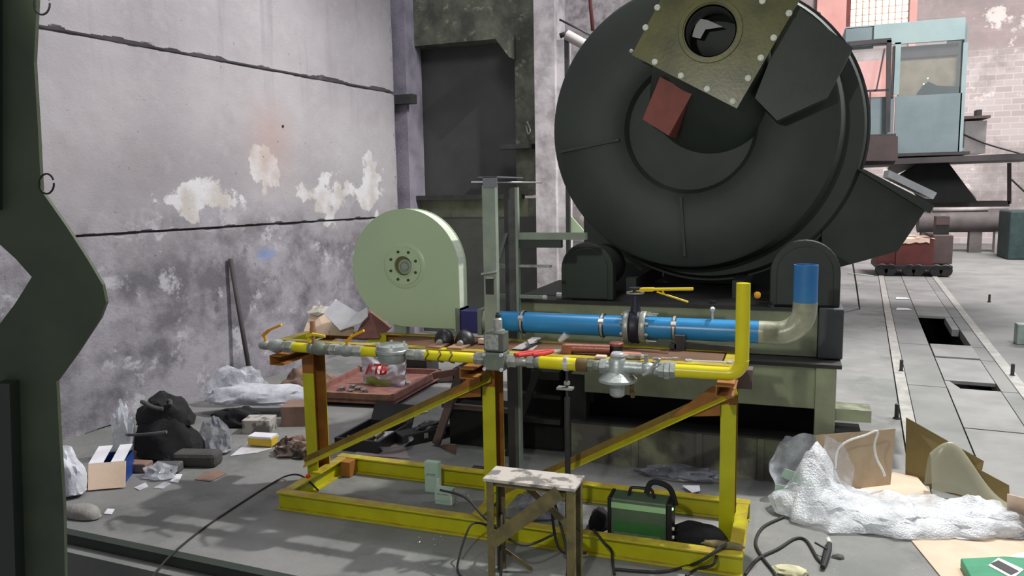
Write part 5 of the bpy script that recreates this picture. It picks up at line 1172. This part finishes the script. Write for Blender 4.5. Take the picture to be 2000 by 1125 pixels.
# opening of the film bag on the left
b = MB()
bagc = G(1590, 985, 0)
def bagf(a, c):
    th = PI*(0.05+1.0*a); r = 0.2*(0.75+0.35*math.sin(c*PI))+0.02*noise.noise(V((a*6, c*6, 2)))
    return bagc+V((-0.02+r*1.15*math.cos(th), -0.02+0.17*math.sin(th)*0.8+0.1*c, 0.03+0.36*c+0.03*noise.noise(V((a*5, c*5, 8)))))
b.sheet(40, 22, bagf, th=0)
o = b.build('film_bag', 'clear'); tag(o, 'clear plastic film bag standing open at the left of the bubble wrap', 'plastic bag')
for i, pp in enumerate(([(1534, 915), (1620, 945), (1600, 962), (1524, 930)], [(1514, 945), (1552, 952), (1550, 972), (1513, 962)])):
    MB().poly([Yp(*p, bagc.y-0.06) for p in pp], -0.004, -Y1).build('tape_label', 'pbox', o)
# white string loop
sp = [Yp(*p, bagc.y+0.12) for p in [(1632, 915), (1636, 880), (1655, 862), (1690, 850), (1714, 842), (1708, 868), (1712, 895), (1724, 918), (1728, 930)]]
o = MB().tube(smooth(sp, 5), 0.007, 7).build('white_strap', 'twhite'); tag(o, 'twisted white strap rising in front of the tan cardboard', 'strap')
# translucent dome of film
c = G(1900, 990, 0); b = MB()
def dome(a, e):
    x = -0.24+0.58*a; top = 0.33*math.exp(-((a-0.2)/0.34)**2)+0.08*(1-a)
    return c+V((x-0.02*e, -0.06+0.16*e, 0.0+top*(math.sin(PI*(0.08+0.84*e)))+0.01*noise.noise(V((a*5, e*5, 3)))))
b.sheet(30, 24, dome, th=0); o = b.build('film_hood', 'dome'); tag(o, 'grey translucent film hood standing on the right part of the bubble wrap', 'plastic film')
# green case bottom right
gc = root('green_case', G(1940, 1120), 'green flat case lying open at the lower right corner', 'case')
q = [G(1876, 1090, 0.06), G(1900, 1135, 0.06), G(2060, 1160, 0.06), G(2030, 1090, 0.06), G(1960, 1086, 0.06)]
MB().poly(q, 0.05, Z1).build('shell', 'gbox', gc, bevel=0.006)
MB().poly([G(1935, 1100, 0.066), G(1975, 1122, 0.066), G(1990, 1115, 0.066), G(1950, 1094, 0.066)], 0.005, Z1).build('dark_label', 'black', gc)
MB().poly([G(1930, 1104, 0.063), G(1978, 1130, 0.063), G(2000, 1112, 0.063), G(1950, 1089, 0.063)], 0.0025, Z1).build('white_label', 'white', gc)

# ================================================================== LEFT HEAP
def L0(px, py): return G(px, py, 0)
o = MB().lump(L0(128, 965), (0.16, 0.10, 0.30), 31, 0.18, 2).build('white_sack', 'whitef'); tag(o, 'white woven sack partly hidden by the green column', 'sack')
q = L0(160, 1008); b = MB(); b.lump(q, (0.15, 0.07, 0.075), 12, 0.18, 1.3, True, 3, ridge=False); o = b.build('stone_block', 'stone'); tag(o, 'rough pale stone block near the edge of the floor at the left', 'stone')
# blue white box with open flap
bb = root('blue_carton', L0(215, 960), 'blue and white carton lying open near the left wall', 'carton')
c = L0(212, 938)+V((0.0, 0.04, 0)); R = Matrix.Rotation(0.55, 3, 'Z')
def bq(x, y, z): return c+R@V((x, y, z))
b = MB(); w_, d_, h_ = 0.115, 0.12, 0.16
vs = [bq(sx_*w_, sy_*d_, sz*h_) for sx_ in (-1, 1) for sy_ in (-1, 1) for sz in (0, 1)]
b.add(vs, [(0, 1, 3, 2), (4, 6, 7, 5), (0, 4, 5, 1), (2, 3, 7, 6), (0, 2, 6, 4)]); b.build('box', 'bblue', bb)
MB().poly([bq(-w_, -d_, h_+0.002), bq(-0.02, -d_, h_+0.002), bq(-0.02, d_, h_+0.05), bq(-w_, d_, h_+0.05)], 0.004, Z1).build('flap', 'white', bb)
MB().poly([bq(0.03, -d_, h_+0.002), bq(w_, -d_, h_+0.002), bq(w_, d_, h_+0.05), bq(0.03, d_, h_+0.05)], 0.004, Z1).build('flap', 'white', bb)
MB().poly([bq(-w_, -d_, h_), bq(w_*1.1, -d_, h_), bq(w_*1.25, -d_-0.12, 0.012), bq(-w_*0.8, -d_-0.12, 0.012)], 0.005, -Y1).build('flap', 'cardl', bb)
# clear bottle bag
cb1 = L0(245, 895); b = MB(); b.lump(cb1, (0.09, 0.07, 0.36), 14, 0.3, 2.5); o = b.build('clear_bag', 'clear'); tag(o, 'clear crumpled plastic bag standing left of the black bag', 'plastic bag')
# black bag
kb = root('black_rucksack', L0(320, 890), 'slumped black fabric rucksack against the left wall', 'bag')
c = L0(290, 900)+V((0.03, 0.17, 0))
MB().lump(c, (0.27, 0.2, 0.30), 16, 0.15, 1.8).build('body', 'fabric', kb)
MB().lump(c+V((-0.03, 0.03, 0.22)), (0.22, 0.16, 0.22), 17, 0.22, 1.8).build('top_flap', 'fabric', kb)
MB().tube([c+V((-0.02+0.13*math.cos(t), -0.06+0.10*math.sin(t)*0.6, 0.42+0.02*math.sin(2*t))) for t in [i*2*PI/18 for i in range(17)]], 0.016, 8).build('strap', 'foam', kb)
MB().tube([c+V((-0.2+0.4*t, -0.2-0.03*math.sin(PI*t), 0.2+0.06*t)) for t in [i/10 for i in range(11)]], 0.012, 8).build('zip', 'grey', kb)
o = MB().lump(L0(412, 880)+V((0, 0.06, 0)), (0.2, 0.11, 0.2), 18, 0.3, 2.2, rot=-0.6).build('film_wrapped_bundle', 'cleard'); tag(o, 'dark bundle wrapped in smoky plastic right of the black rucksack', 'plastic bag')
c = L0(378, 912)+V((0, 0.05, 0)); o = MB().box(c+V((0, 0, 0.055)), (0.34, 0.15, 0.11), (0, 0, 0.25)).build('foam_block', 'foam', bevel=0.03); tag(o, 'dark grey foam block in front of the black rucksack', 'foam block')
c = L0(322, 924)+V((0, 0.03, 0)); o = MB().box(c+V((0, 0, 0.035)), (0.2, 0.1, 0.07), (0, 0, 0.3)).build('stone_block', 'grey', bevel=0.012); tag(o, 'small dark grey block left of the foam block', 'stone')
for i, (a_, c_) in enumerate(((262, 922), (282, 895))):
    c = L0(a_, c_)+V((0, 0.03, 0)); o = MB().box(c+V((0, 0, 0.035)), (0.2, 0.1, 0.07), (0, 0, 0.2+0.4*i)).build('brick', 'cardd', bevel=0.008); tag(o, ['brown brick right of the blue carton, the nearer one', 'brown brick at the foot of the black rucksack, the farther one'][i], 'brick', 'brown bricks by the rucksack')
for i, (pts_, m_, lb) in enumerate((([(332, 940), (344, 926), (356, 926), (348, 943)], 'white', 'small white label on the floor below the foam block'), ([(300, 952), (322, 941), (334, 944), (318, 954)], 'clear', 'piece of clear film left of the small white label'), ([(203, 1003), (210, 993), (224, 994), (218, 1004)], 'white', 'white paper scrap on the floor right of the stone block'), ([(380, 936), (410, 940), (443, 924), (428, 918), (398, 922)], 'cardd', 'brown cardboard scrap on the floor right of the foam block'), ([(262, 952), (284, 942), (290, 950), (272, 957)], 'bagw', 'crumpled white film in front of the brown brick'))):
    q = [G(*p, 0.006) for p in pts_]; o = MB().poly(q, 0.004, Z1).build('floor_scrap', m_); tag(o, lb, 'scrap')
b = MB(); b.lump(L0(325, 935)+V((-0.08, 0.02, 0)), (0.12, 0.08, 0.08), 19, 0.4, 2.5, True, 3); o = b.build('clear_cup', 'clear'); tag(o, 'clear crumpled plastic cup in front of the small grey block', 'plastic')
# white sack lying
c = L0(480, 812)+V((0.1, 0.12, 0.10)); o = MB().lump(c, (0.50, 0.16, 0.15), 21, 0.22, 1.8, rot=0.35).build('white_sack', 'whitef'); tag(o, 'large white film sack lying against the left wall', 'sack')
o = MB().lump(L0(445, 800)+V((-0.05, 0.2, 0.12)), (0.26, 0.12, 0.2), 22, 0.4, 2.2, rot=0.4).build('clear_film', 'clear'); tag(o, 'thin clear film draped behind the large white sack', 'plastic film')
c = L0(566, 834)+V((0.03, 0.14, 0)); o = MB().box(c+V((0, 0, 0.09)), (0.30, 0.24, 0.18), (0, 0, 0.35)).build('cardboard_box', 'cardd', bevel=0.004); tag(o, 'brown cardboard box at the right end of the white sack', 'box')
c = L0(490, 850)+V((0.0, 0.12, 0)); o = MB().box(c+V((0, 0, 0.06)), (0.24, 0.18, 0.12), (0, 0, 0.3)).build('cardboard_box', 'board', bevel=0.004); tag(o, 'small grey cardboard box below the white sack', 'box')
c = L0(430, 840)+V((0.05, 0.2, 0)); o = MB().lump(c, (0.26, 0.12, 0.13), 24, 0.3, 2).build('dark_bundle', 'fabric'); tag(o, 'dark bundle under the left part of the white sack', 'bundle')
yb = root('white_yellow_carton', L0(508, 872), 'small carton with white top and yellow side on a white sheet', 'carton')
c = L0(508, 874)+V((0, 0.04, 0.012)); Rz = 0.12
MB().box(c+V((0, 0, 0.035)), (0.21, 0.1, 0.06), (0, 0, Rz)).build('side', 'yprint', yb); MB().box(c+V((0, 0, 0.074)), (0.205, 0.11, 0.016), (0, 0, Rz)).build('lid', 'white', yb)
q = [G(*p, 0.006) for p in [(450, 890), (490, 858), (545, 850), (530, 876), (500, 884)]]; o = MB().poly(q, 0.004, Z1).build('white_sheet', 'bagw'); tag(o, 'thin white film sheet under the white and yellow carton', 'sheet')
o = MB().lump(L0(576, 892)+V((0, 0.05, 0)), (0.17, 0.09, 0.11), 26, 0.5, 3).build('rag_bundle', 'cloth'); tag(o, 'crumpled brown rag left of the left yellow post', 'rag')
o = MB().lump(L0(595, 775)+V((-0.12, 0.25, 0)), (0.3, 0.15, 0.18), 27, 0.3, 2).build('dark_bundle', 'cardd'); tag(o, 'brown heap by the wall behind the white sack', 'bundle')
# stick leaning on the wall
a = WL(2.05, 1.02, 0.03); 
def wallpt(px, py, d=0.06):
    r_ = ray(px, py); t = (WA+WN*d-EYE).dot(WN)/r_.dot(WN); return EYE+r_*t
top = wallpt(450, 505); bot = wallpt(487, 725, 0.22); bot.z = max(bot.z, 0.01)
bot = G(490, 742) if False else bot
d = (top-bot).normalized(); low = bot-d*(bot.z/d.z)
o = MB().cyl(low, top, 0.024, 10).build('wooden_pole', mat('dark_pole', (72, 68, 70), (60, 56, 58), 0.8)); tag(o, 'dark pole leaning against the left wall', 'pole')

# ================================================================== MID FLOOR: TRAY, BAG, CASES
q0, q1, q2, q3 = G(640, 778), G(768, 785), G(852, 735), G(690, 722)
ty2 = root('wooden_tray', G(740, 760), 'long shallow reddish wooden tray on the floor behind the left post', 'tray')
zt3 = 0.13
c0, c1, c2_, c3 = [G(*p, zt3) for p in [(600, 765), (768, 773), (862, 722), (700, 716)]]
cs = [c0, c1, c2_, c3]
MB().poly([p-V((0, 0, 0.05)) for p in cs], 0.02, Z1).build('bottom', 'woodr', ty2)
for i in range(4):
    a, c = cs[i], cs[(i+1) % 4]; d = (c-a).normalized(); s_ = V((-d.y, d.x, 0))
    MB().extr([(0, -0.09), (0.03, -0.09), (0.03, 0.005), (0, 0.005)], a, c, s_, Z1).build('side_board', 'wood' if i == 0 else 'woodr', ty2)
for p in cs: 
    qq = p.lerp((cs[0]+cs[2])/2, 0.1); MB().bx(qq.x-0.04, qq.x+0.04, qq.y-0.04, qq.y+0.04, 0, zt3-0.06).build('foot', 'dark', ty2)
# shopping bag
sbg = root('shopping_bag', G(752, 752, 0.08), 'white plastic shopping bag with red letters standing in the wooden tray', 'bag')
cbag = G(750, 752, 0.085)
def bagm(a, c):
    x = -0.24+0.48*a; z = c*0.30
    top = 0.30*(1-0.35*math.exp(-((a-0.52)/0.16)**2))
    bulge = 0.05*math.sin(PI*a)*math.sin(PI*min(1, 0.15+c*0.85))
    return cbag+V((x*(1+0.06*c), -bulge+0.02*noise.noise(V((a*6, c*6, 4))), top*c))
def bagm2(a, c): 
    p = bagm(a, c); return V((p.x, 2*cbag.y-p.y+0.02, p.z))
b = MB(); b.sheet(30, 20, bagm, th=0, sm=True); b.sheet(30, 20, bagm2, th=0); b.build('film', 'bagw', sbg)
def strip(a0, a1, c0_, c1_, m, nm, off=-0.014):
    b = MB(); b.sheet(14, 4, lambda a, c: bagm(a0+(a1-a0)*a, c0_+(c1_-c0_)*(c*(0.6+0.5*math.sin(a*PI))))+V((0, off, 0)), th=0); return b.build(nm, m, sbg)
strip(0.1, 0.7, 0.02, 0.32, 'green2', 'green_print')
strip(0.5, 0.95, -0.02, 0.06, mat('blue_fold', (150, 154, 200), (140, 142, 190), 0.5), 'blue_print', -0.012)
tc_ = bpy.data.curves.new('lettering', 'FONT'); tc_.body = '\u0410\u0422\u0411'; tc_.size = 0.125; tc_.shear = 0.25; tc_.offset = 0.006; tc_.extrude = 0.001
to = bpy.data.objects.new('tmp_text', tc_); COL.objects.link(to); bpy.context.view_layer.update()
tm = bpy.data.meshes.new_from_object(to.evaluated_get(bpy.context.evaluated_depsgraph_get())); bpy.data.objects.remove(to)
xs = [v.co.x for v in tm.vertices]; wx = max(xs)-min(xs); mnx = min(xs)
bm = bmesh.new(); bm.from_mesh(tm); bmesh.ops.subdivide_edges(bm, edges=[e for e in bm.edges if e.calc_length() > 0.03], cuts=3)
for v in bm.verts:
    a = 0.10+(v.co.x-mnx)/wx*0.58; cc = 0.40+v.co.y/0.30*1.15+0.1*(a-0.2)
    p = bagm(a, cc); p.z = cbag.z+0.29*cc; v.co = p-ORG[sbg.name]+V((0, -0.02-v.co.z, 0))
bm.to_mesh(tm); bm.free(); tm.materials.clear(); tm.materials.append(M['red']); to2 = bpy.data.objects.new('lettering', tm); COL.objects.link(to2); to2.parent = sbg; to2['label'] = 'red letters printed on the bag'
# metal pieces in the tray
for i, (a_, c_) in enumerate(((668, 762), (684, 766), (700, 762), (690, 757), (712, 766), (796, 751))):
    q = G(a_, c_, 0.083); b = MB(); b.hexnut(q, Z1, 0.03, 0.035) if i % 2 else b.lathe(q, Z1, [(0, 0.04), (0.03, 0.04), (0.035, 0.03), (0.03, 0.02)], 14)
    o = b.build('pipe_fitting', 'zinc' if i < 5 else 'galv'); tag(o, 'small shiny metal fitting in the wooden tray, %s' % ['leftmost', 'second from the left at the front edge', 'in the middle of the group', 'behind the others', 'nearest the shopping bag on its left', 'right of the shopping bag'][i], 'fitting', 'metal fittings in the wooden tray')
# dark things behind bag
o = MB().bx(G(800, 735).x, G(850, 735).x, 7.3, 7.6, 0, 0.35).build('dark_crate', 'dark', bevel=0.01); tag(o, 'dark crate on the floor behind the shopping bag', 'crate')
o = MB().box(G(885, 745)+V((0, 0, 0.05)), (0.4, 0.1, 0.08), (0, 0, 0.4)).build('wooden_beam', 'rust2', bevel=0.004); tag(o, 'weathered timber beam on the floor right of the tray', 'beam')
# black open toolbox
tb1 = root('black_toolbox', G(700, 850), 'open black plastic toolbox full of tools behind the left diagonal', 'toolbox')
p = [G(650, 878), G(770, 872), G(772, 825), G(676, 828)]
ctr = sum(p, V())/4; xa, xb, ya, yb_ = p[0].x+0.02, p[1].x-0.02, p[0].y, p[2].y-0.25
MB().bx(xa, xb, ya, yb_, 0, 0.02).build('base', 'black', tb1)
for (a0, a1, b0, b1) in ((xa, xb, ya, ya+0.02), (xa, xb, yb_-0.02, yb_), (xa, xa+0.02, ya+0.02, yb_-0.02), (xb-0.02, xb, ya+0.02, yb_-0.02)): MB().bx(a0, a1, b0, b1, 0.02, 0.1).build('side_wall', 'black', tb1)
b = MB(); b.box(((xa+xb)/2, yb_+0.06, 0.13), (xb-xa, 0.02, 0.2), (-0.6, 0, 0)); b.build('lid', 'black', tb1)
for i in range(7):
    q = V((xa+0.06+random.random()*(xb-xa-0.12), ya+0.06+random.random()*(yb_-ya-0.12), 0.03)); an = random.uniform(0, 3)
    b = MB(); L2 = 0.06; b.cyl(q-V((math.cos(an)*L2, math.sin(an)*L2, 0)), q+V((math.cos(an)*L2, math.sin(an)*L2, 0.04)), 0.012, 8)
    b.build('tool', ['galv', 'dark', 'sleeve'][i % 3], tb1)
tb2 = root('black_power_tool_case', G(812, 865), 'narrow black tool case with shiny latches right of the clear bowl', 'tool case')
c = G(815, 868)+V((0, 0.12, 0)); rz = 0.95
MB().box(c+V((0, 0, 0.05)), (0.46, 0.15, 0.10), (0, 0, rz)).build('case', 'black', tb2, bevel=0.015)
dd = V((math.cos(rz), math.sin(rz), 0)); nn = V((-dd.y, dd.x, 0))
for t in (-0.16, -0.02, 0.14): MB().box(c+dd*t-nn*0.078+V((0, 0, 0.06)), (0.035, 0.01, 0.04), (0, 0, rz)).build('latch', 'galv', tb2)
MB().lump(c+dd*0.05+V((0, 0, 0.095)), (0.12, 0.06, 0.04), 33, 0.4, 3, True, 3, rot=rz).build('grip', 'black', tb2)
q = G(748, 880)+V((0, 0.1, 0)); b = MB(); b.lathe(q, Z1, [(0, 0.13), (0.06, 0.19), (0.065, 0.2), (0.06, 0.185), (0.006, 0.125), (0.006, 0)], 28); o = b.build('clear_bowl', 'clear'); tag(o, 'clear plastic bowl on the floor behind the left diagonal', 'bowl')
q = [G(*p, 0.006) for p in [(690, 888), (800, 895), (785, 858), (720, 862)]]; o = MB().poly(q, 0.004, Z1).build('pinkish_sheet', mat('pinkish_paper', (166, 150, 150), (150, 136, 136), 0.8)); tag(o, 'pinkish sheet lying under the clear bowl', 'sheet')
flatcard('cardboard_piece', [G(856, 872), G(890, 886), G(890, 868, 0.09), G(868, 868, 0.05)], 'cardd', 'folded brown cardboard triangle behind the mid left base beam', 'cardboard')
flatcard('cardboard_piece', [G(818, 808, 0.01), G(834, 804, 0.01), G(838, 799, 0.01), G(822, 803, 0.01)], 'white', 'thin white paper scrap above the left diagonal brace', 'paper')
o = MB().lump(G(1050, 1005)+V((0, 0.03, 0)), (0.14, 0.12, 0.12), 35, 0.3, 2.2).build('clear_bag', 'cleard'); tag(o, 'smoky clear plastic bag on the floor behind the stool', 'plastic bag')
q = [G(*p, 0.02) for p in [(1332, 948), (1366, 948), (1368, 958), (1352, 962)]]; o = MB().poly(q, 0.004, Z1).build('floor_scrap', 'white'); tag(o, 'white scrap of sheet behind the back base beam near the right post', 'scrap')
o = MB().lump(G(1330, 935)+V((0, 0.05, 0)), (0.25, 0.1, 0.05), 37, 0.5, 3).build('film_scrap', 'cleard'); tag(o, 'dark crumpled film on the floor between the skid and the green base', 'plastic film')
